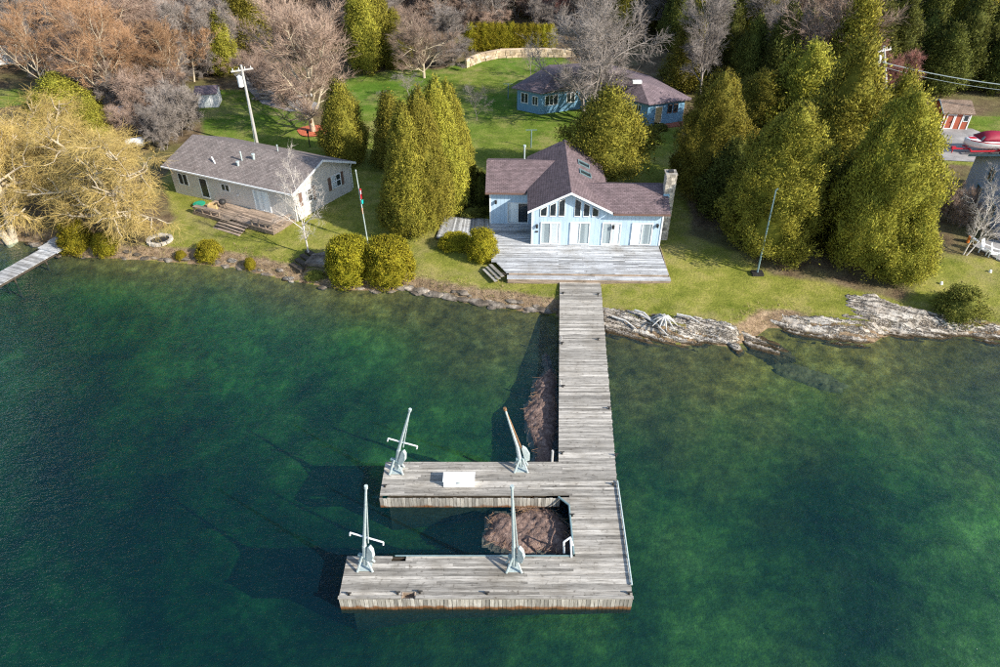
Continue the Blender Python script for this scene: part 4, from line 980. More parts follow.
# root stump on the ledge
p = G(663, 324, .2)
t = thing('root_stump', 'bleached driftwood stump with splayed roots on the bedrock ledge', 'stump', p)
MB().tube(p - Vector((0, 0, .2)), p + Vector((0, .1, .55)), .3, .16, 9).build('stump', 'driftwood', t)
for k in range(11):
    a = k * .571 + .2; L = random.uniform(.7, 1.15); m = MB(); c = p + Vector((0, 0, .4)); d_ = Vector((math.cos(a), math.sin(a), -.15))
    q1 = c + d_ * L * .5; q2 = c + d_ * L + Vector((0, 0, -.3)); m.tube(c, q1, .1, .07, 6).tube(q1, q2, .07, .025, 6); m.build('root', 'driftwood', t)
for (px, py, qx, qy) in ((640, 318, 668, 336), (634, 314, 650, 322), (612, 318, 636, 330), (676, 318, 700, 326)):
    a, b_ = G(px, py, .35), G(qx, qy, .3)
    MB().tube(a, a.lerp(b_, .5) + Vector((.1, .1, .1)), .09, .08, 6).tube(a.lerp(b_, .5) + Vector((.1, .1, .1)), b_, .08, .04, 6).build('driftwood_log', 'driftwood', None, label='bleached driftwood log lying on the long bedrock ledge', cat='log', group='driftwood logs on the ledge')

# ------------------------------------------------------------------ vegetation
def crown_mesh(name, H, Wd, prof, ncl, per, ll, lw, seed, mat, lump=.18, up=.7, base=.03, spread=.26, core=.74, bough=1.0, bper=4.5, top=0):
    r = np.random.default_rng(seed); hw = Wd / 2
    tt = np.linspace(0, 1, 200); pr = np.array([prof(t) for t in tt]); cdf = np.cumsum(pr + .05); cdf /= cdf[-1]
    o = r.uniform(0, 20)
    def lmp(th, t): return 1 + lump * (np.sin(3 * th + 5 * t + o) + np.sin(5 * th - 11 * t + 2 * o) + np.sin(2 * th + 17 * t + o * 3) + .8 * np.sin(8 * th + 23 * t)) / 2.2
    nb = max(30, int(ncl / bper)); bi = r.integers(0, nb, ncl)
    tb = np.interp(r.random(nb), cdf, tt); hb = r.uniform(0, 2 * np.pi, nb); kb = .92 + r.normal(0, .06, nb)
    rad = np.interp(tb, tt, pr) * hw * lmp(hb, tb) * kb; zz = H * (base + (1 - base) * tb)
    BC = np.column_stack([rad * np.cos(hb), rad * np.sin(hb), zz]); BO = np.column_stack([np.cos(hb), np.sin(hb), np.full(nb, .25)])
    if top:
        nt_ = int(nb * top); rt = np.sqrt(r.random(nt_)) * np.interp(.8, tt, pr) * hw
        BC[:nt_] = np.column_stack([rt * np.cos(hb[:nt_]), rt * np.sin(hb[:nt_]), H * (.96 - .16 * (rt / hw) ** 4)]); BO[:nt_] = np.column_stack([np.cos(hb[:nt_]) * .3, np.sin(hb[:nt_]) * .3, np.ones(nt_)])
    br = .5 * math.sqrt(4 * math.pi * hw * H * .45 / nb) * bough * r.uniform(.75, 1.3, nb)
    O = BO[bi] * .8 + r.normal(0, .75, (ncl, 3)); O /= np.linalg.norm(O, axis=1)[:, None]
    C = BC[bi] + O * (br[bi] * r.uniform(.5, 1.0, ncl))[:, None] * np.array([.95, .95, 1.6])
    C[:, 2] = np.maximum(C[:, 2], .03 * H)
    ct = np.clip(r.normal(1, .16, nb)[bi] * r.normal(1, .1, ncl), .5, 1.6)
    N = ncl * per; ci = np.repeat(np.arange(ncl), per)
    pos = C[ci] + r.normal(0, spread, (N, 3)) * np.array([1, 1, 1.15])
    d = O[ci] * .75 + np.array([0, 0, up]) + r.normal(0, .5, (N, 3)); d /= np.linalg.norm(d, axis=1)[:, None]
    s = np.cross(d, r.normal(0, 1, (N, 3))); s /= np.linalg.norm(s, axis=1)[:, None]
    L = ll * r.uniform(.6, 1.3, (N, 1)); w = lw * r.uniform(.7, 1.3, (N, 1))
    V = np.stack([pos, pos + d * L * .45 + s * w, pos + d * L, pos + d * L * .45 - s * w], 1).reshape(-1, 3)
    F = np.arange(N * 4).reshape(N, 4)
    tv = ct[ci] * r.uniform(.8, 1.2, N); warm = r.random(ncl)[ci]
    tint = np.column_stack([tv * (1 + .18 * warm), tv * (1 + .04 * warm), tv * np.ones(N)]); tint = np.repeat(tint, 4, 0)
    bnv = O[ci] * .7 + BO[bi][ci] * .55 + np.array([0, 0, .2]) + r.normal(0, .22, (N, 3)); bnv /= np.linalg.norm(bnv, axis=1)[:, None]; bnv = np.repeat(bnv, 4, 0)
    if core:
        na, nz = 14, 12; ts = np.append(np.linspace(.02, .985, nz - 1), 1.0); th = np.linspace(0, 2 * np.pi, na, endpoint=False)
        TT, TH = np.meshgrid(ts, th, indexing='ij'); rr = np.interp(TT, tt, pr) * hw * lmp(TH, TT) * core * np.where(TT > .99, .02, 1)
        CV = np.column_stack([(rr * np.cos(TH)).ravel(), (rr * np.sin(TH)).ravel(), (H * (base + (1 - base) * TT)).ravel()])
        i = np.arange(na * nz).reshape(nz, na); CF = np.stack([i[:-1], np.roll(i, -1, 1)[:-1], np.roll(i, -1, 1)[1:], i[1:]], -1).reshape(-1, 4)
        F = np.vstack([F, CF + len(V)]); V = np.vstack([V, CV]); tint = np.vstack([tint, np.tile([.8, .8, .8], (len(CV), 1))]); cn = CV * [1, 1, 0]; bnv = np.vstack([bnv, cn / (np.linalg.norm(cn, axis=1)[:, None] + 1e-6)])  # core tinted darker than the leaves, painting in the crown's inner shade
    return npmesh(name, V, F, mat, False, tint, bnv)
def trunk_mesh(H, r, mat='bark_grey'):
    m = MB(); n = 5
    for k in range(n): m.tube((math.sin(k) * .05, math.cos(k * 2) * .05 - .05, H * k / n - (.3 if k == 0 else 0)), (math.sin(k + 1) * .05, math.cos(k * 2 + 2) * .05 - .05, H * (k + 1) / n), r * (1 - .17 * k), r * (1 - .17 * (k + 1)), 7, False)
    return m.mesh('trunk', mat)
cone = lambda t: min(1, (t / .12 + .35) if t < .08 else 9) * max(0, 1 - t) ** .72
ovo = lambda t: (max(0.0, 1 - ((t - .36) / .66) ** 2) ** .5 if t > .36 else max(0.0, 1 - ((.36 - t) / .5) ** 2) ** .5)
colm = lambda t: min(1, .6 + t * 3) * max(0, 1 - t ** 2.6) ** .7
egg = lambda t: (max(0.0, 1 - ((.27 - t) / .36) ** 2) ** .5 if t < .27 else max(0.0, 1 - ((t - .27) / .74) ** 1.2) ** .82)
egg2 = lambda t: (max(0.0, 1 - ((.3 - t) / .4) ** 2) ** .5 if t < .3 else max(0.0, 1 - ((t - .3) / .71) ** 1.7) ** .78)
rnd = lambda t: max(0.0, 1 - (2 * t - 1) ** 2) ** .5
dome = lambda t: max(0.0, 1 - t ** 2.4) ** .5 * min(1, .75 + t * 1.5)
CED = {'cone': [(crown_mesh('crown', 10, 5, cone, 2000, 13, .24, .05, k, 'leaf_cedar'), trunk_mesh(8, .22)) for k in (1, 2)],
       'ovo': [(crown_mesh('crown', 10, 6, egg, 2500, 13, .24, .05, 10 + k, 'leaf_cedar', .22), trunk_mesh(8, .25)) for k in (1, 2, 3)],
       'col': [(crown_mesh('crown', 10, 4, colm, 1700, 13, .24, .05, 20 + k, 'leaf_cedar', .16), trunk_mesh(8, .2)) for k in (1, 2)],
       'dark': [(crown_mesh('crown', 10, 5, [egg, cone, egg][k], 1700, 12, .28, .06, 30 + k, 'leaf_dark', .22), trunk_mesh(8, .22)) for k in (0, 1, 2)],
       'big': [(crown_mesh('crown', 10, 6.5, egg2, 5800, 12, .17, .034, 40 + k, 'leaf_cedar', .27, spread=.15), trunk_mesh(8, .3)) for k in (0, 1)],
       'dense': [(crown_mesh('crown', 10, 6, cone, 5400, 12, .165, .033, 44, 'leaf_cedar', .08, spread=.13), trunk_mesh(8, .3)), (crown_mesh('crown', 10, 6, egg, 5400, 12, .165, .033, 45, 'leaf_cedar', .08, spread=.13), trunk_mesh(8, .3))],
       'hedge': [(crown_mesh('crown', 10, 4, colm, 700, 13, .3, .065, 70, 'leaf_bush', .1), trunk_mesh(8, .2))],
       'tall': [(crown_mesh('crown', 10, 8, egg, 2200, 13, .25, .055, 50, 'leaf_cedar', .3, base=.22, spread=.3), trunk_mesh(7, .26))]}
BUSH = {'ball': [crown_mesh('foliage', 2, 2.2, dome, 1400, 12, .1, .025, 60 + k, 'leaf_bush', .08, spread=.08, base=.02, bough=.8, top=.25) for k in (0, 1)],
        'loose': [crown_mesh('foliage', 2, 2.2, dome, 900, 11, .13, .028, 65, 'leaf_green', .25, spread=.12, base=.02, top=.25)],
        'clip': [crown_mesh('foliage', 2, 2.4, lambda t: max(0, 1 - t ** 5) ** .5 * min(1, .85 + t), 2600, 12, .09, .022, 66, 'leaf_bush', .05, spread=.07, base=.02, bough=.7, top=.34)],
        'dark': [crown_mesh('foliage', 2, 2.2, dome, 420, 11, .16, .04, 68, 'leaf_dark', .12, spread=.1, base=.02)]}
CAMV = Vector((0, 0, CAMZ)); FWV = Vector((0, math.cos(PITCH), -math.sin(PITCH)))
def depth(p): return (p - CAMV).dot(FWV)
def put(name, meshes, p, sxy, sz, lab, cat, grp=None, names=('crown', 'trunk'), rz=None, sy=None, lean=(0, 0)):
    rz = random.uniform(0, 6.28) if rz is None else rz
    t = link(name, None, None, Matrix.Translation(p) @ Euler((lean[0], lean[1], 0)).to_matrix().to_4x4() @ Matrix.Rotation(rz, 4, 'Z') @ Matrix.Diagonal((sxy, sy or sxy, sz, 1)), label=lab, cat=cat, group=grp)
    for nm, me in zip(names, meshes):
        o = bpy.data.objects.new(nm, me); COL.objects.link(o); o.parent = t
    return t
VPY = 333.5 + FPX / math.tan(PITCH)
def cedar(kind, px, py, tpy, wpx, lab, k=None, grp=None, name='cedar_tree', back=.36, mid=.45):
    # px is the crown's middle, py its lowest fringe: the trunk stands below the middle and behind the fringe
    bx_ = 500 + (px - 500) * (VPY - py) / (VPY - (py * (1 - mid) + tpy * mid)); p = G(bx_, py); sh_ = back * wpx * depth(p) / FPX
    p = p + p.normalized() * 0 + Vector((p.x / p.y * sh_, sh_, 0)); p.z = T(p.x, p.y); lst = CED[kind]; me = lst[(k if k is not None else random.randrange(len(lst))) % len(lst)]
    h = ztop(p.x, p.y, tpy) - p.z; wm = wpx * depth(p + Vector((0, 0, h * .4))) / FPX
    W0 = {'cone': 5, 'ovo': 6, 'col': 4, 'hedge': 4, 'dark': 5, 'big': 6.5, 'tall': 8, 'dense': 6}[kind]
    put(name, me, p, wm / W0 / 1.13, h / 10 / 1.02, lab, 'cedar', grp)
cedar('cone', 222, 78, 12, 36, 'slim cone shaped cedar behind the utility pole', 0)
cedar('col', 246, 64, -25, 44, 'tall dark cedar behind the slim cone shaped one', 0)
cedar('ovo', 343, 168, 80, 48, 'leafy cedar at the gable end of the grey bungalow', 0)
cedar('cone', 391, 172, 92, 44, 'smaller cedar half hidden behind the huge clipped cedars', 1)
cedar('dense', 407, 247, 102, 72, 'dense clipped cedar next to the flagpole, first of its row', 0)
cedar('dense', 421, 238, 88, 70, 'second cedar of the dense row counted from the flagpole', 1)
cedar('dense', 437, 224, 78, 68, 'third and tallest cedar of the dense row counted from the flagpole', 1)
cedar('dense', 449, 204, 80, 56, 'last cedar of the dense row, farthest from the flagpole', 1)
cedar('tall', 608, 186, 90, 92, 'round topped cedar on a bare trunk right behind the blue lake house', 0, back=0)
cedar('cone', 690, 95, 14, 56, 'pointed cedar at the right end of the back house')
cedar('big', 712, 205, 68, 76, 'tall cedar between the stone chimney and the dark cedars', 0)
cedar('big', 781, 270, 104, 110, 'broad low spreading cedar right behind the thin metal mast', 1)
cedar('big', 884, 286, 86, 102, 'largest cedar, standing on the lawn above the broad bedrock ledge', 0)
cedar('ovo', 908, 291, 205, 58, 'low cedar skirt at the foot of the largest cedar', 1)
cedar('ovo', 842, 205, 42, 96, 'cedar in the dense grove behind the largest cedar', 1)
cedar('ovo', 800, 165, 40, 90, 'golden cedar in the middle of the dense grove', 2)
cedar('cone', 850, 120, -15, 66, 'high pointed cedar rising above the dense grove', 1)
cedar('ovo', 890, 190, 70, 64, 'cedar of the grove next to the gravel yard', 0)
cedar('big', 758, 160, 70, 76, 'cedar on the house side of the dense grove', 1)
cedar('dark', 730, 225, 140, 60, 'dark shaded cedar under the grove near the chimney')
cedar('dark', 835, 250, 160, 60, 'dark shaded cedar in the gap beside the largest cedar')
cedar('col', 362, 76, -20, 34, 'columnar cedar right behind the large maple', 0)
cedar('col', 376, 70, -28, 30, 'columnar cedar behind the lawn, second from the maple', 1)
cedar('ovo', 394, 70, 8, 34, 'olive cedar among bare shrubs behind the lawn', 2)
for k, px in enumerate((870, 898, 922, 944, 966, 988, 1010)):
    cedar('dark', px, 98 - (k % 3) * 6, -12 + (k % 4) * 12, 48, 'tall dark cedar in the row behind the red shed', grp='dark cedars behind the shed')
for k in range(13):
    px = 471 + k * 6.6; p = G(px, 51.5 - k * .1)
    cedar('hedge', px, 52 - k * .15, 23 + random.uniform(-1, 1), 15, 'narrow cedar of the clipped hedge above the stone retaining wall', grp='hedge cedars above the retaining wall', name='hedge_cedar')
cedar('ovo', 62, 132, 74, 66, 'broad green cedar behind the yellow willows', 1)
cedar('ovo', 92, 150, 96, 44, 'small green cedar behind the yellow willows', 2)

def bush(kind, px, py, tpy, wpx, lab, name='bush', ymul=1.0, grp=None, rz=None):
    p = G(px, py); h = max(.4, ztop(p.x, p.y, tpy) - p.z) ; wm = wpx * depth(p) / FPX
    # a rounded top shows its far edge: take the visible rise as height plus part of its depth
    vis = (py - tpy) * depth(p) / FPX; th_ = math.asin(min(1, (CAMZ - p.z) / (p - CAMV).length)); h = max(.4, (vis - .42 * wm * ymul * math.sin(th_)) / math.cos(th_))
    me = BUSH[kind][random.randrange(len(BUSH[kind]))]
    put(name, (me,), p + Vector((0, wm * ymul * .42, -.05)), wm / 2.25, h / 2, lab, 'bush', grp, ('foliage',), rz if rz is not None else 0, wm * ymul / 2.25)
bush('ball', 74, 257, 224, 33, 'large yellow green round bush at the jetty landing')
bush('ball', 103, 256, 233, 25, 'yellow green round bush second from the jetty')
bush('ball', 207, 262, 241, 27, 'bright yellow green bush at the water edge below the bungalow lawn')
bush('ball', 179, 257, 247, 11, 'tiny yellow green bush beside the bright bush at the water edge')
bush('ball', 250, 271, 259, 11, 'little yellow green tuft of a bush between bright bush and stone steps')
bush('clip', 349, 289, 243, 42, 'boxy clipped shrub beside the stone steps, left of its twin', name='clipped_shrub')
bush('clip', 388, 290, 244, 44, 'boxy clipped shrub nearer to the long dock, twin of another', name='clipped_shrub', )
bush('ball', 456, 253, 235, 36, 'low clipped golden shrub beside the boardwalk', ymul=.7)
bush('ball', 482, 265, 233, 31, 'clipped golden ball shrub at the deck corner steps')
bush('dark', 470, 219, 207, 30, 'low dark green hedge shrub above the boardwalk', ymul=.6)
bush('dark', 480, 207, 176, 16, 'dark upright cone shrub at the corner of the lake house')
bush('dark', 476, 184, 170, 18, 'dark rounded shrub behind the upright cone shrub')
bush('loose', 966, 324, 290, 42, 'loose green bush on the broad bedrock ledge')
bush('dark', 658, 132, 124, 20, 'low dark shrub under the wall of the back house', ymul=.5)
bush('loose', 315, 278, 268, 20, 'low green weeds spilling over the bank by the stone steps', ymul=.5)

# bare trees
def bare(seed, H, W_, bark, twig, cnt=(9, 6, 5, 7), ang=(.75, .7, .7, .8), ln=(.5, .5, .5, .5), trop=(.1, .12, .1, .05), bole=.25, r0=.2, tw=.012, droop=0, stems=1, len_last=None, jit=.18, twl=.9):
    r = np.random.default_rng(seed); tr, cr, tips = [], [], []
    def grow(p, d, L, rad, lev):
        n = (5, 4, 3, 2, 2)[lev]; nodes = []; q = p.copy(); dd = d.copy()
        for k in range(n):
            dd = dd + r.normal(0, jit * (.5 if lev == 0 else 1), 3) + np.array([0, 0, trop[min(lev, 3)]])
            if lev >= 3 and droop: dd = dd + np.array([0, 0, -droop])
            dd /= np.linalg.norm(dd); q2 = q + dd * L / n
            ra, rb_ = rad * (1 - .75 * k / n), rad * (1 - .75 * (k + 1) / n)
            (tr if lev <= 2 else cr).append((*q, *q2, max(ra, tw * .8), max(rb_, tw * .5))); q = q2; nodes.append((q.copy(), dd.copy(), rb_))
        if lev == 3:
            for (qa, da, ra) in [(p, d, rad)] + nodes: tips.append((*qa, *da))
            return
        c = cnt[lev]
        for j in range(c):
            f = (bole if lev == 0 else .2) + (1 - (bole if lev == 0 else .2)) * (j + r.random()) / c
            x = f * n - 1; i = int(np.clip(np.floor(x), -1, n - 1)); fr = x - i
            a = p if i < 0 else nodes[i][0]; b_ = nodes[min(i + 1, n - 1)][0]; pos = a + (b_ - a) * fr; bd = nodes[max(i, 0)][1]; br = nodes[max(i, 0)][2]
            az = r.uniform(0, 2 * np.pi) if lev else j * 2.4 + r.normal(0, .3)
            o = np.cross(bd, np.array([math.cos(az), math.sin(az), .3])); o /= np.linalg.norm(o) + 1e-9
            an = ang[lev] * r.uniform(.75, 1.25); nd2 = bd * math.cos(an) + o * math.sin(an)
            L2 = L * ln[lev] * r.uniform(.7, 1.2) * ((1.15 - .55 * abs(f - .45)) if lev == 0 else 1.1 - .4 * f)
            if lev == 3 and len_last: L2 = len_last * r.uniform(.5, 1.2)
            grow(pos, nd2, L2, max(min(br * .75, rad * .5), tw), lev + 1)
    for s_ in range(stems):
        a = s_ * 2.2 + .4; k = .35 if stems > 1 else .03
        grow(np.array([.15 * math.cos(a), .15 * math.sin(a), -.2]), np.array([k * math.cos(a), k * math.sin(a), 1.0]), H * .82, r0, 0)
    TP = np.array(tips); K = cnt[3]; n_ = len(TP) * K // 3
    q = TP[r.integers(0, len(TP), n_)]; bd = q[:, 3:]
    o = np.cross(bd, r.normal(0, 1, (n_, 3))); o /= np.linalg.norm(o, axis=1)[:, None] + 1e-9
    an = ang[3] * r.uniform(.5, 1.3, (n_, 1)); d1 = bd * np.cos(an) + o * np.sin(an) + np.array([0, 0, trop[3]]); L = (len_last or twl) * r.uniform(.4, 1.25, (n_, 1))
    p1 = q[:, :3] + d1 * L * .5; d2 = d1 + r.normal(0, .3, (n_, 3)) + np.array([0, 0, trop[3] - droop]); p2 = p1 + d2 * L * .5
    tw_ = np.full((n_, 1), tw)
    cr = np.vstack([np.array(cr), np.hstack([q[:, :3], p1, tw_, tw_ * .75])])
    dv = p2 - p1; sd2 = np.cross(dv, r.normal(0, 1, (n_, 3))); sd2 *= tw / (np.linalg.norm(sd2, axis=1)[:, None] + 1e-9)
    TV = np.stack([p1 - sd2 * .8, p1 + sd2 * .8, p2 + sd2 * .4, p2 - sd2 * .4], 1).reshape(-1, 3); TF = np.arange(n_ * 4).reshape(-1, 4)
    def tubes(S_, n):
        A = np.array(S_); p0, p1 = A[:, :3], A[:, 3:6]; d = p1 - p0; d /= np.linalg.norm(d, axis=1)[:, None] + 1e-9
        u = np.cross(d, np.array([.31, .77, .56])); u /= np.linalg.norm(u, axis=1)[:, None] + 1e-9; v = np.cross(d, u); V = []
        for P_, rr in ((p0, A[:, 6]), (p1, A[:, 7])):
            for k in range(n):
                t = 2 * math.pi * k / n; V.append(P_ + (u * math.cos(t) + v * math.sin(t)) * rr[:, None])
        V = np.stack(V, 1).reshape(-1, 3); b0 = np.arange(len(A)) * 2 * n
        F = np.stack([np.stack([b0 + k, b0 + (k + 1) % n, b0 + n + (k + 1) % n, b0 + n + k], -1) for k in range(n)], 1).reshape(-1, 4); return V, F
    Vt, Ft = tubes(tr, 6); Vc, Fc = tubes(cr, 3); Fc = np.vstack([Fc, TF + len(Vc)]); Vc = np.vstack([Vc, TV])
    zmax = np.percentile(Vc[:, 2], 99.7); xm = np.percentile(np.hypot(Vc[:, 0], Vc[:, 1]), 97)
    S3 = np.array([W_ / 2 / xm, W_ / 2 / xm, H / zmax])
    return npmesh('crown', Vc * S3, Fc, twig), npmesh('trunk', Vt * S3, Ft, bark, True)
BARE = {'maple': [(bare(k, 12, 11, 'bark_pale', 'twig_pink', (16, 9, 6, 16), bole=.1, r0=.24, ang=(.75, .6, .6, .6), ln=(.55, .5, .5, .5), trop=(.1, .14, .12, .12), tw=.011), 12, 11) for k in (1, 2)],
        'grey': [(bare(k, 11, 9, 'bark_grey', 'twig_grey', (13, 8, 5, 18), bole=.15, r0=.18, tw=.013, ang=(.7, .6, .6, .7), ln=(.5, .5, .5, .5)), 11, 9) for k in (3, 4, 5)],
        'brush': [(bare(6, 5, 6, 'bark_grey', 'twig_pink', (8, 6, 4, 20), bole=.08, r0=.07, stems=3, tw=.011, twl=.6), 5, 6), (bare(7, 5, 6, 'bark_grey', 'twig_grey', (8, 6, 4, 20), bole=.08, r0=.07, stems=3, tw=.011, twl=.6), 5, 6)],
        'orange': [(bare(8, 14, 10, 'bark_pale', 'twig_orange', (14, 9, 5, 16), bole=.25, r0=.2, tw=.012, ang=(.7, .6, .6, .6)), 14, 10)],
        'willow': [(bare(9, 10, 13, 'bark_pale', 'twig_willow', (12, 8, 6, 14), bole=.15, r0=.34, stems=2, droop=.25, ang=(.95, .8, .75, .9), tw=.0075, len_last=.95, jit=.36), 10, 13), (bare(10, 9, 12, 'bark_pale', 'twig_willow', (12, 8, 6, 13), bole=.15, r0=.3, stems=2, droop=.28, ang=(1.0, .8, .75, .9), tw=.0075, len_last=.9, jit=.36), 9, 12)],
        'multi': [(bare(11, 13, 14, 'bark_grey', 'twig_grey', (10, 7, 6, 12), bole=.12, r0=.24, stems=3, tw=.012, ang=(.75, .75, .7, .7)), 13, 14)],
        'birch': [(bare(12, 9, 5, 'bark_birch', 'twig_white', (10, 5, 4, 10), bole=.22, r0=.12, tw=.007, jit=.1, trop=(.15, .15, .1, .05), twl=.6), 9, 5)],
        'red': [(bare(13, 8, 6, 'bark_grey', 'twig_red', (8, 7, 5, 26), bole=.15, r0=.11, stems=2, tw=.012, twl=.7), 8, 6)],
        'sparse': [(bare(14, 4, 4, 'bark_grey', 'twig_grey', (7, 5, 4, 10), bole=.2, r0=.05, tw=.006, twl=.4), 4, 4)]}
def bt(kind, px, py, tpy, wpx, lab, k=0, name='bare_tree', cat='tree', grp=None, rz=None, lean=(0, 0)):
    p = G(px, py); me, H0, W0 = BARE[kind][k % len(BARE[kind])]
    h = ztop(p.x, p.y, tpy) - p.z; wm = wpx * depth(p + Vector((0, 0, h * .6))) / FPX
    put(name, me, p, wm / W0, h / H0, lab, cat, grp, rz=rz, lean=lean)
bt('willow', 12, 241, 102, 150, 'big yellow willow with a thick trunk beside the jetty', 0, 'willow_tree', rz=1)
bt('willow', 120, 230, 112, 165, 'yellow willow spreading over the bungalow end of the bank', 1, 'willow_tree', rz=2.4)
bt('willow', 60, 190, 90, 130, 'yellow willow farther back from the water', 0, 'willow_tree', rz=4)
bt('orange', 108, 112, -6, 98, 'tall orange twigged bare tree with a pale trunk', 0)
bt('orange', 128, 100, 20, 70, 'second shorter orange twigged bare tree next to the tall one', 0, rz=2)
bt('maple', 315, 131, -8, 108, 'large round bare maple standing in a ring of red mulch', 0)
bt('maple', 425, 78, 4, 86, 'round bare tree with grey pink twigs behind the lawn', 1)
bt('grey', 452, 60, 2, 50, 'grey bare tree at the end of the stone retaining wall', 1)
bt('brush', 448, 66, 42, 44, 'low bare brush at the end of the stone retaining wall', 1, 'brush_thicket', 'shrub')
bt('multi', 590, 124, -12, 140, 'wide many stemmed bare tree in front of the back house')
bt('birch', 310, 254, 152, 62, 'young bare birch growing beside the stone steps', 0, 'birch_tree')
bt('birch', 963, 254, 168, 50, 'white stemmed birch in front of the dusky blue building', 0, 'birch_tree', lean=(0, .05))
bt('birch', 967, 256, 200, 50, 'white birch leaning towards the dusky blue building', 0, 'birch_tree', rz=1.2, lean=(-.1, .6))
bt('sparse', 476, 120, 84, 32, 'small bare fruit tree on the green lawn', 0)
bt('sparse', 531, 78, 44, 30, 'small bare sapling below the stone retaining wall', 0)
bt('sparse', 408, 98, 72, 34, 'low bare sapling in the lawn beside the dense cedars', 0)
bt('sparse', 383, 102, 90, 14, 'tiny bare sapling on the far lawn', 0)
bt('red', 882, 100, 45, 56, 'reddish bare tree behind the grove, beside the right utility pole')
bt('red', 716, 78, 40, 42, 'reddish bare tree at the forest edge behind the pointed cedar')
bt('red', 792, 60, 14, 44, 'reddish bare tree between the forest cedars')
for (px, py, tp, w, k) in ((150, 122, 70, 70, 0), (180, 136, 84, 66, 1), (128, 140, 104, 44, 0), (165, 150, 104, 50, 1)):
    bt('brush', px, py, tp, w, 'tangled bare brush thicket between the willows and the white shed', k, 'brush_thicket', 'shrub', 'brush thickets by the white shed')
for (px, py, tp, w) in ((948, 222, 184, 34), (962, 226, 200, 30)):
    bt('brush', px, py, tp, w, 'low bare brush along the foot of the dusky blue building', 0, 'brush_thicket', 'shrub', 'brush by the dusky blue building')
for (px, py, tp, w) in ((268, 96, 60, 44), (292, 104, 74, 40), (255, 88, 50, 40)):
    bt('brush', px, py, tp, w, 'bare pinkish brush under the large maple beside the gravel drive', 0, 'brush_thicket', 'shrub', 'brush along the gravel drive')

# forest
def blocked(x, y, mrg):
    P = np.array([(x, y)])
    for L in LAWNW:
        if inpoly(P, L)[0] or segdist(P, np.vstack([L, L[:1]]))[0] < mrg: return True
    return False
def zone(x, y):
    if x < -72: return 'near the white cottage'
    if x < -44: return 'behind the orange twigged trees'
    if x < -8: return 'behind the large maple'
    if x < 14: return 'above the clipped hedge'
    if x < 40: return 'behind the back house'
    if x < 66: return 'behind the cedar grove'
    return 'past the red shed'
rr = random.Random(21)
FOREST = []
for gy in np.arange(88, 160, 5.2):
    for gx in np.arange(-112, 112, 5.4):
        x, y = gx + rr.uniform(-2.3, 2.3), gy + rr.uniform(-2.1, 2.1)
        if abs(x) > y * .64 + 7 or blocked(x, y, 1.6): continue
        if y < (117.5 if -14 < x < 17 else 108) and -33 < x < 24: continue
        if y < 98 and 40 < x < 76: continue
        FOREST.append((x, y))
def wood(kd, me, p, sxy, sz):
    z_ = zone(p.x, p.y); nm = {'ev': 'dark evergreen', 'grey': 'grey bare tree', 'maple': 'pink twigged bare tree', 'orange': 'orange twigged bare tree', 'red': 'red twigged bare tree', 'brush': 'low bare brush'}[kd]
    put({'ev': 'cedar_tree', 'brush': 'brush_thicket'}.get(kd, 'bare_tree'), me, p, sxy, sz, nm + ' in the woods ' + z_, {'ev': 'cedar', 'brush': 'shrub'}.get(kd, 'tree'), {'brush': 'bare brush'}.get(kd, nm + 's') + ' in the woods ' + z_, rz=rr.uniform(0, 6))
for x, y in FOREST:
    p = Vector((x, y, T(x, y))); u = rr.random(); s_ = rr.uniform(.75, 1.15); right = x > 14
    if (right and u < .6) or (not right and u < (.17 if x / y > -.42 else 0)):
        kd = rr.choice(['dark', 'dark', 'ovo', 'cone', 'col']) if right else rr.choice(['cone', 'ovo', 'dark']); wood('ev', rr.choice(CED[kd]), p, s_, s_ * rr.uniform(1.0, 1.45))
    else:
        kd = rr.choice(['grey', 'grey', 'orange' if x < -40 else 'grey', 'maple', 'orange' if x < -30 else 'grey', 'red' if x > 0 else 'maple']); me, H0, W0 = rr.choice(BARE[kd]); f = s_ * 10.0 / H0
        wood(kd, me, p, s_ * .95, f * rr.uniform(.85, 1.2))
    for k in range(2 if y < 128 else 0):
        q = (x + rr.uniform(-2.7, 2.7), y + rr.uniform(-2.7, 2.7))
        if rr.random() < (.75 if not right else .3) and not blocked(*q, .6) and not (q[1] < 115 and -33 < q[0] < 24): wood('brush', BARE['brush'][rr.randrange(2)][0], Vector((*q, T(*q))), rr.uniform(.6, 1.0), rr.uniform(.5, .95))
# ------------------------------------------------------------------ drives, walls and small things
def drape(name, outline, mat, dz, lab, kind='structure'):
    P = np.array([(q.x, q.y) for q in (G(a, b_) for a, b_ in outline)]); c = P.mean(0)
    bm = bmesh.new(); vs = [bm.verts.new((x, y, 0)) for x, y in P]; f = bm.faces.new(vs)
    bmesh.ops.triangulate(bm, faces=[f]); bmesh.ops.subdivide_edges(bm, edges=bm.edges[:], cuts=5, use_grid_fill=True)
    co = np.array([(v.co.x, v.co.y) for v in bm.verts]); z = terrain(co) + dz
    for v, zz in zip(bm.verts, z): v.co.z = zz
    me = bpy.data.meshes.new(name); bm.to_mesh(me); bm.free(); me.materials.append(MATS[mat])
    if me.polygons[0].normal.z < 0: me.flip_normals()
    return link(name, me, kind=kind, label=lab)
drape('gravel_drive', [(236, 62), (262, 76), (285, 92), (320, 104), (318, 110), (290, 112), (262, 104), (250, 92), (238, 80), (226, 66)], 'gravel', .05, 'pale gravel drive curving behind the maple')
drape('gravel_yard', [(915, 128), (938, 128), (972, 129), (990, 136), (1010, 150), (1010, 164), (925, 160)], 'gravel', .05, 'grey gravel yard in front of the red shed')
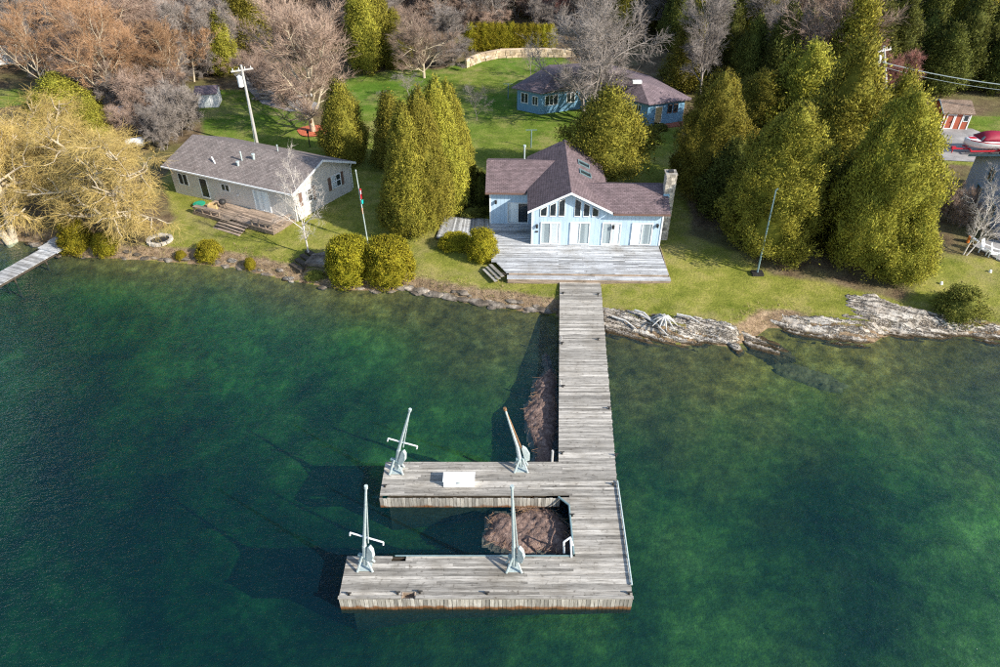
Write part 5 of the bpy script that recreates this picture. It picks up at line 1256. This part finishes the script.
p = G(314, 131); m = MB(); m.add([p + Vector((1.9 * math.cos(a) * (1 + .1 * math.sin(3 * a)), 1.7 * math.sin(a), .06)) for a in np.arange(0, 6.28, .26)], [tuple(range(25))]); 
m.build('mulch_ring', 'mulch', None, label='ring of red mulch round the maple trunk', kind='structure')
# stone retaining wall with capstones
rwpts = [(466, 68), (480, 62), (500, 58), (525, 57), (548, 57), (575, 58)]
rw = thing('retaining_wall', 'low tan fieldstone retaining wall below the clipped hedge', 'wall', G(500, 60))
TST = [stone_mesh(k + 40, 'tan_stone') for k in range(5)]
pts = [G(a, b_) for a, b_ in rwpts]; kk = 0
for i in range(len(pts) - 1):
    a, b_ = pts[i], pts[i + 1]; d_ = b_ - a; d_.z = 0; L = d_.length; an = math.atan2(d_.y, d_.x)
    MB().box((a + b_) / 2 + Vector((0, .35, .5)), (L, .5, 1.2), Matrix.Rotation(an, 3, 'Z')).build('backing', 'tan_stone', rw)
    for c in range(3):
        t = 0
        while t < L - .05:
            w = min(random.uniform(.5, .95), L - t); q = a + d_ * ((t + w / 2) / L)
            link('stone', TST[kk % 5], rw, Matrix.Translation(q + Vector((0, 0, .2 + c * .36))) @ Matrix.Rotation(an, 4, 'Z') @ Matrix.Diagonal((w * .94, .35, .33, 1))); kk += 1; t += w

# fire pit ring
p = G(160, 241); fp_ = thing('fire_pit', 'ring of pale stones round a black fire pit on the lawn bank', 'fire pit', p)
for k in range(14):
    a = k * 2 * math.pi / 14; link('stone', STN[k % 5], fp_, Matrix.Translation(p + Vector((.95 * math.cos(a), .85 * math.sin(a), .1))) @ Matrix.Rotation(a, 4, 'Z') @ Matrix.Diagonal((.3, .4, .26, 1)))
MB().add([p + Vector((.8 * math.cos(a), .7 * math.sin(a), .05)) for a in np.arange(0, 6.28, .45)], [tuple(range(14))]).build('ash_bed', 'black_metal', fp_)
# stone steps by the birch
p = G(305, 265); ss = thing('stone_steps', 'dark timber and stone steps below the young birch at the bank', 'steps', p)
for k in range(4):
    q = G(297 + k * 5, 268 - k * 4.2, .12); MB().box(q, (1.5, .42, .22), Matrix.Rotation(-.75, 3, 'Z')).build('step', 'dark_wood', ss)
q = G(318, 263, .05); MB().prism([q + Vector(v) for v in ((-1.0, -.5, 0), (.7, -.8, 0), (1.2, .3, 0), (.4, 1.3, 0), (-.6, .9, 0))], (0, 0, .28)).build('stone_block', 'dark_rock', ss)
# flagpole
p = G(368, 243); zt = ztop(p.x, p.y, 171); t = thing('flagpole', 'slim grey flagpole with two limp flags beside the huge cedar', 'flagpole', p)
top = p + Vector((-.25, 0, zt - p.z)); MB().tube(p - Vector((0, 0, .2)), top, .06, .04).build('pole', 'galv', t); MB().tube(top, top + Vector((0, 0, .12)), .07, .03).build('finial', 'galv', t)
def flag(z0, h, w, mat, nm):
    m = MB(); n = 7; vs = []
    for k in range(n):
        x = w * k / (n - 1); yy = .12 * math.sin(k * 1.6)
        for zz in (0, -h): vs.append(p + Vector((-.2 + x, yy, z0 + zz - .45 * k / n * h)))
    fs = [(2 * k, 2 * k + 1, 2 * k + 3, 2 * k + 2) for k in range(n - 1)]; m.add(vs, fs); return m.build(nm, mat, t)
hz = zt - p.z
flag(hz * .80, .9, .22, 'flag_red', 'flag'); flag(hz * .80 - .3, .3, .24, 'flag_white', 'flag'); flag(hz * .63, .35, .3, 'teal_cloth', 'pennant'); flag(hz * .52, .5, .16, 'orange_plastic', 'pennant')
# mast on the right lawn
p = G(757, 274); zt = ztop(p.x, p.y, 190); d = ray(776, 190); s_ = p.y / d.y; t = thing('mast', 'thin teal grey metal mast on a square base in the lawn', 'mast', p)
MB().tube(p, (d.x * s_, p.y, zt), .075, .05).build('pole', 'steel_teal', t); MB().box(p + Vector((0, 0, .08)), (.9, .7, .2)).build('base', 'black_metal', t); MB().tube((d.x * s_, p.y, zt), (d.x * s_ + .15, p.y, zt + .12), .05).build('cap', 'steel_teal', t)
# utility poles and wires
def upole(px, py, tx, ty, lab):
    p = G(px, py); d = ray(tx, ty); s_ = p.y / d.y; top = Vector((d.x * s_, p.y, ztop(p.x, p.y, ty)))
    t = thing('utility_pole', lab, 'pole', p); ax = (top - p).normalized()
    MB().tube(p - Vector((0, 0, .3)), top, .17, .12, 10).build('pole', 'pole_wood', t)
    c = top - ax * .5; m = MB().box(c, (2.2, .12, .14), Matrix.Rotation(.5, 3, 'Z')); arm = m.build('cross_arm', 'pole_wood', t)
    for k in (-.9, -.3, .3, .9): q = c + Vector((k * math.cos(.5), k * math.sin(.5), .07)); MB().tube(q, q + Vector((0, 0, .22)), .05, .03).build('insulator', 'white_paint', arm)
    q = c + Vector((-.38, -.15, -1.6)); MB().tube(q, q + Vector((0, 0, 1.0)), .26, .26, 12).tube(q + Vector((0, 0, 1)), q + Vector((0, 0, 1.15)), .2, .08, 12).build('transformer', 'white_paint', t)
    return c
c1 = upole(258, 148, 241, 65, 'leaning grey utility pole with transformer behind the grey bungalow')
c2 = upole(889, 120, 884, 46, 'grey utility pole with transformer rising out of the cedar grove')
def wire(a, b_, sag, lab, r=.025):
    m = MB(); pts = []
    for k in range(13):
        f = k / 12; q = a.lerp(b_, f); q.z -= sag * 4 * f * (1 - f); pts.append(q)
    m.path(pts, r, 4).build('power_line', 'galv', None, label=lab, cat='wire')
pb = Vector((62, c2.y - 6, c2.z - 2.5)); wire(c2 + Vector((0, 0, -1.2)), pb, .6, 'thick service wire running from the right pole over the red shed', .05)
wire(c2 + Vector((0, .3, -1.7)), pb + Vector((0, .5, -.6)), .7, 'lower thin wire running from the right pole over the red shed', .025)
wire(c1 + Vector((0, 0, -.9)), B(7, DD / 2, RG + .1), .5, 'thin wire dropping from the leaning pole to the bungalow roof', .012)
# lamp post and lawn posts
def lawnpost(px, py, ty, lab, mat='black_metal', head=True):
    p = G(px, py); z = ztop(p.x, p.y, ty); t = thing('lamp_post' if head else 'clothesline_post', lab, 'post', p)
    MB().tube(p - Vector((0, 0, .1)), (p.x, p.y, z), .06).build('post', mat, t)
    if head: MB().tube((p.x, p.y, z), (p.x, p.y, z + .3), .13, .1, 8).tube((p.x, p.y, z + .3), (p.x, p.y, z + .38), .17, .03, 8).build('lantern', mat, t)
    else: MB().tube((p.x - .6, p.y, z), (p.x + .6, p.y, z), .04).build('arm', mat, t)
lawnpost(310, 147, 133, 'short black lamp post beside the red mulch ring')
lawnpost(531, 148, 130, 'dark clothesline post on the lawn behind the lake house', 'steel_teal', False)
lawnpost(508, 99, 84, 'dark clothesline post at the corner of the back house', 'steel_teal', False)

# boat on a trailer by the shed
zg = G(965, 157).z; o = Gz(957, 153, zg + .05); U = Vector((1, .03, 0)).normalized(); V = Vector((-U.y, U.x, 0)); Lb = 5.4
trl = thing('boat_trailer', 'red boat trailer standing on the gravel yard', 'trailer', o)
for s_ in (-.75, .75): MB().box(o + U * 3.4 + V * s_ + Vector((0, 0, .5)), (5.2, .1, .12), Matrix.Rotation(math.atan2(U.y, U.x), 3, 'Z')).build('side_rail', 'trailer_red', trl)
MB().box(o + U * .2 + Vector((0, 0, .5)), (2.0, .12, .12)).box(o + U * 1.0 + Vector((0, 0, .5)), (.12, 1.5, .1)).box(o + U * 4 + Vector((0, 0, .5)), (.12, 1.7, .1)).build('tongue', 'trailer_red', trl)
MB().tube(o + U * -.6 + Vector((0, 0, 0)), o + U * -.6 + Vector((0, 0, .7)), .05).box(o + U * -.6 + Vector((0, 0, .6)), (.4, .25, .25)).build('jack', 'trailer_red', trl)
for s_ in (-.95, .95):
    c = o + U * 4.2 + V * s_ + Vector((0, 0, .33)); w = MB().tube(c - V * .1, c + V * .1, .33, .33, 16).build('wheel', 'rubber', trl); MB().tube(c - V * .11, c + V * .11, .17, .17, 12).build('rim', 'white_paint', w)
    MB().box(c + Vector((0, 0, .4)), (.9, .24, .06)).build('fender', 'trailer_red', trl)
bt_ = thing('motor_boat', 'white motor boat with red stripe and maroon canvas cover on its trailer', 'boat', o + U * 3 + Vector((0, 0, .56)))
secs, strp = [], []
for k in range(13):
    f = k / 12; w = 1.05 * (1 - (1 - min(1, f * 1.9)) ** 2.2) + .02; kz = .56 + .55 * max(0, 1 - f * 3) ** 2; dz = 1.38 + .28 * (1 - f)
    c = o + U * (Lb * f + .2)
    secs.append([c + V * y_ + Vector((0, 0, z_)) for y_, z_ in ((0, kz), (w * .75, kz + .2), (w, dz - .15), (w * .98, dz), (w * .8, dz + .03), (-w * .8, dz + .03), (-w * .98, dz), (-w, dz - .15), (-w * .75, kz + .2))])
    strp.append([c + V * y_ + Vector((0, 0, z_)) for y_, z_ in ((-w - .012, dz - .14), (-w - .012, dz - .05), (-w + .02, dz - .05), (-w + .02, dz - .14))])
MB().loft(secs).build('hull', 'hull_white', bt_, True); MB().loft(strp[1:]).build('stripe', 'trailer_red', bt_)
strp = []
for k in range(3, 13):
    f = k / 12; c = o + U * (Lb * f + .2); hgt_ = [.02, .5, .72, .8, .8, .78, .7, .6, .5, .35][k - 3]; dz = 1.42 + .28 * (1 - f); w = .95
    strp.append([c + V * (w * math.cos(a)) + Vector((0, 0, dz + hgt_ * math.sin(a))) for a in np.linspace(0, math.pi, 9)])
MB().loft(strp).build('canvas_cover', 'red_cloth', bt_, True)
w_ = MB(); c = o + U * 1.55 + Vector((0, 0, 1.62)); w_.prism([c + V * .75, c - V * .75, c - V * .6 + U * .35 + Vector((0, 0, .35)), c + V * .6 + U * .35 + Vector((0, 0, .35))], U * .03); w_.build('windscreen', 'steel_teal', bt_)
MB().box(o + U * 1.0 + Vector((0, 0, 1.66)), (.7, .5, .06)).build('bow_seat', 'trailer_red', bt_)

# patio and chairs by the dusky blue building
pd_ = [G(a, b_) for a, b_ in ((972, 246), (990, 240), (1030, 246), (1030, 268), (1000, 262))]
zc = max(q.z for q in pd_) + .08
pat = thing('patio', 'grey slab patio at the foot of the dusky blue building', 'patio', pd_[0])
MB().prism([Vector((q.x, q.y, zc)) for q in pd_], (0, 0, -.4)).build('slab', 'gravel', pat)
def chair(px, py, rz, lab, mat='shell_white'):
    p = G(px, py); p.z = T(p.x, p.y) + .02
    t = thing('garden_chair', lab, 'chair', p); M3 = Matrix.Rotation(rz, 3, 'Z')
    def bx_(c, s__, nm, ax=0): MB().box(p + M3 @ Vector(c), s__, M3 @ Matrix.Rotation(ax, 3, 'X')).build(nm, mat, t)
    for k in range(4): bx_((0, -.28 + k * .15, .36 - k * .025), (.55, .13, .03), 'seat_slat', -.15)
    for k in range(5): bx_((-.24 + k * .12, .36, .72), (.1, .03, .8 + .08 * (2 - abs(k - 2))), 'back_slat', -.35)
    for s_ in (-1, 1):
        bx_((s_ * .33, -.3, .27), (.06, .08, .54), 'leg'); bx_((s_ * .33, .3, .27), (.06, .08, .54), 'leg'); bx_((s_ * .35, 0, .57), (.14, .8, .03), 'armrest')
chair(984, 253, .6, 'white garden chair on the lawn near the birch, beside the patio')
chair(993, 257, .9, 'white garden chair farther from the birch, beside the patio')
q = G(973, 243, .05); t = thing('toy_slide', 'small green and orange plastic play set beside the birch', 'toy', q)
MB().box(q + Vector((0, 0, .35)), (.9, .5, .08), Matrix.Rotation(.5, 3, 'Y')).build('slide', 'copper', t); MB().tube(q + Vector((-.5, 0, 0)), q + Vector((-.5, 0, .6)), .12, .1).build('tower', 'orange_plastic', t)
for (px, py) in ((941, 284), (990, 272)):
    q = G(px, py, .06); MB().tube(q - Vector((0, 0, .1)), q + Vector((0, 0, .12)), .14, .1, 10).tube(q + Vector((0, 0, .12)), q + Vector((0, 0, .16)), .1, .03, 10).build('lawn_light', 'shell_white', None, label='small round white garden light set in the lawn', cat='light', group='garden lights in the lawn')

# far left yard: white shed, covered boat, tank, wood pile, tarp, cottage
def hut(px, py, w, d_, h_, rz, wall, roofm, lab, nm, pitch=.5):
    p = G(px, py); U = Vector((math.cos(rz), math.sin(rz), 0)); V = Vector((-U.y, U.x, 0)); Q = lambda u, v, z: p + U * u + V * v + Vector((0, 0, z))
    t = thing(nm, lab, 'shed' if w < 6 else 'house', p)
    MB().prism([Q(0, 0, -.2), Q(w, 0, -.2), Q(w, d_, -.2), Q(0, d_, -.2)], (0, 0, h_ + .2)).prism([Q(0, 0, h_), Q(0, d_, h_), Q(0, d_ / 2, h_ + pitch * d_ / 2)], U * w).build('wall', wall, t)
    for s_ in (0, 1):
        e = -.2 if s_ == 0 else d_ + .2; roof_slab(t, 'roof', [[Q(-.2, e, h_ - .05), Q(w + .2, e, h_ - .05), Q(w + .2, d_ / 2 + s_ * .003, h_ + pitch * d_ / 2 + .1), Q(-.2, d_ / 2 + s_ * .003, h_ + pitch * d_ / 2 + .1)]], roofm, .08)
    polywin(t, 'door', rect(Q(0, -.004, 0), U, min(.9, w * .35), min(1.8, h_ * .85), .05, w * .3), -V, .05, .07, back='white_paint')
    if w > 5: polywin(t, 'window', rect(Q(0, -.004, 0), U, 1.2, 1.1, .9, w * .62), -V, .05, .08, mull=1)
    return t
hut(199, 108, 2.3, 2.6, 1.75, .15, 'white_paint', 'plum_shingle', 'little white shed with dark roof at the lawn edge', 'garden_shed', .3)
hut(-12, 66, 9, 7, 2.8, .3, 'white_paint', 'roof_red', 'white cottage with red brown roof among the bare trees', 'cottage')
hut(178, 33, 4.2, 4, 2.6, .2, 'red_siding', 'roof_red', 'rust red shack deep in the far woods', 'shack')
q = G(187, 36); t = thing('tarp_cover', 'bright blue tarp stretched over a wood pile in the far woods', 'tarp', q)
m = MB(); g_ = [[q + Vector((x * .55, y_ * .6, 1.6 - .35 * abs(y_ - 2) + .1 * math.sin(x * 2 + y_))) for y_ in range(5)] for x in range(8)]
m.loft(g_, False, False); m.build('sheet', 'tarp_blue', t)
for x in (0, 3.8):
    for y_ in (0, 2.4): MB().tube(q + Vector((x, y_, 0)), q + Vector((x, y_, 1.0)), .05).build('pole', 'pole_wood', t)
q = G(132, 121); t = thing('covered_boat', 'white covered boat with blue cap among the brush thickets', 'boat', q)
secs = []
for k in range(9):
    f = k / 8; w = .9 * (1 - (1 - min(1, f * 2)) ** 2) + .05; c = q + Vector((f * 4.2 - 2, f * .8, .5)); secs.append([c + Vector((0, w * a, z_)) for a, z_ in ((0, -.1), (.8, .25), (1, .7), (.5, 1.1), (-.5, 1.1), (-1, .7), (-.8, .25))])
MB().loft(secs).build('hull', 'hull_white', t, True); MB().box(q + Vector((.4, .2, 1.75)), (1.0, .8, .4)).build('cap', 'tarp_blue', t)
for k in (-1, 1): MB().box(q + Vector((k, k * .2, .2)), (.2, 1.0, .6)).build('stand', 'dark_wood', t)
q = G(137, 150); t = thing('fuel_tank', 'white capsule shaped fuel tank beside the brush thickets', 'tank', q)
an = .35; ux = Vector((math.cos(an), math.sin(an), 0)); m = MB()
m.loft([[q + ux * x + Vector((-ux.y * r_ * math.cos(a), ux.x * r_ * math.cos(a), .85 + r_ * math.sin(a))) for a in np.arange(0, 6.28, .524)] for x, r_ in ((-1.0, .1), (-.95, .3), (-.75, .48), (.75, .48), (.95, .3), (1.0, .1))]); m.build('vessel', 'shell_white', t, True)
for k in (-.6, .6): MB().box(q + ux * k + Vector((0, 0, .2)), (.12, .7, .5)).build('leg', 'black_metal', t)
q = G(276, 99); t = thing('log_pile', 'heap of cut logs beside the gravel drive under the maple', 'log pile', q)
for k in range(26):
    c = q + Vector((random.uniform(-2.2, 3.4), random.uniform(-.7, .9), random.uniform(.15, .95))); a = random.gauss(.1, .35); d_ = Vector((math.cos(a), math.sin(a), random.gauss(0, .08))) * random.uniform(.7, 1.5)
    MB().tube(c - d_, c + d_, random.uniform(.1, .2), None, 7).build('log', random.choice(['bark_grey', 'bark_pale', 'driftwood']), t)
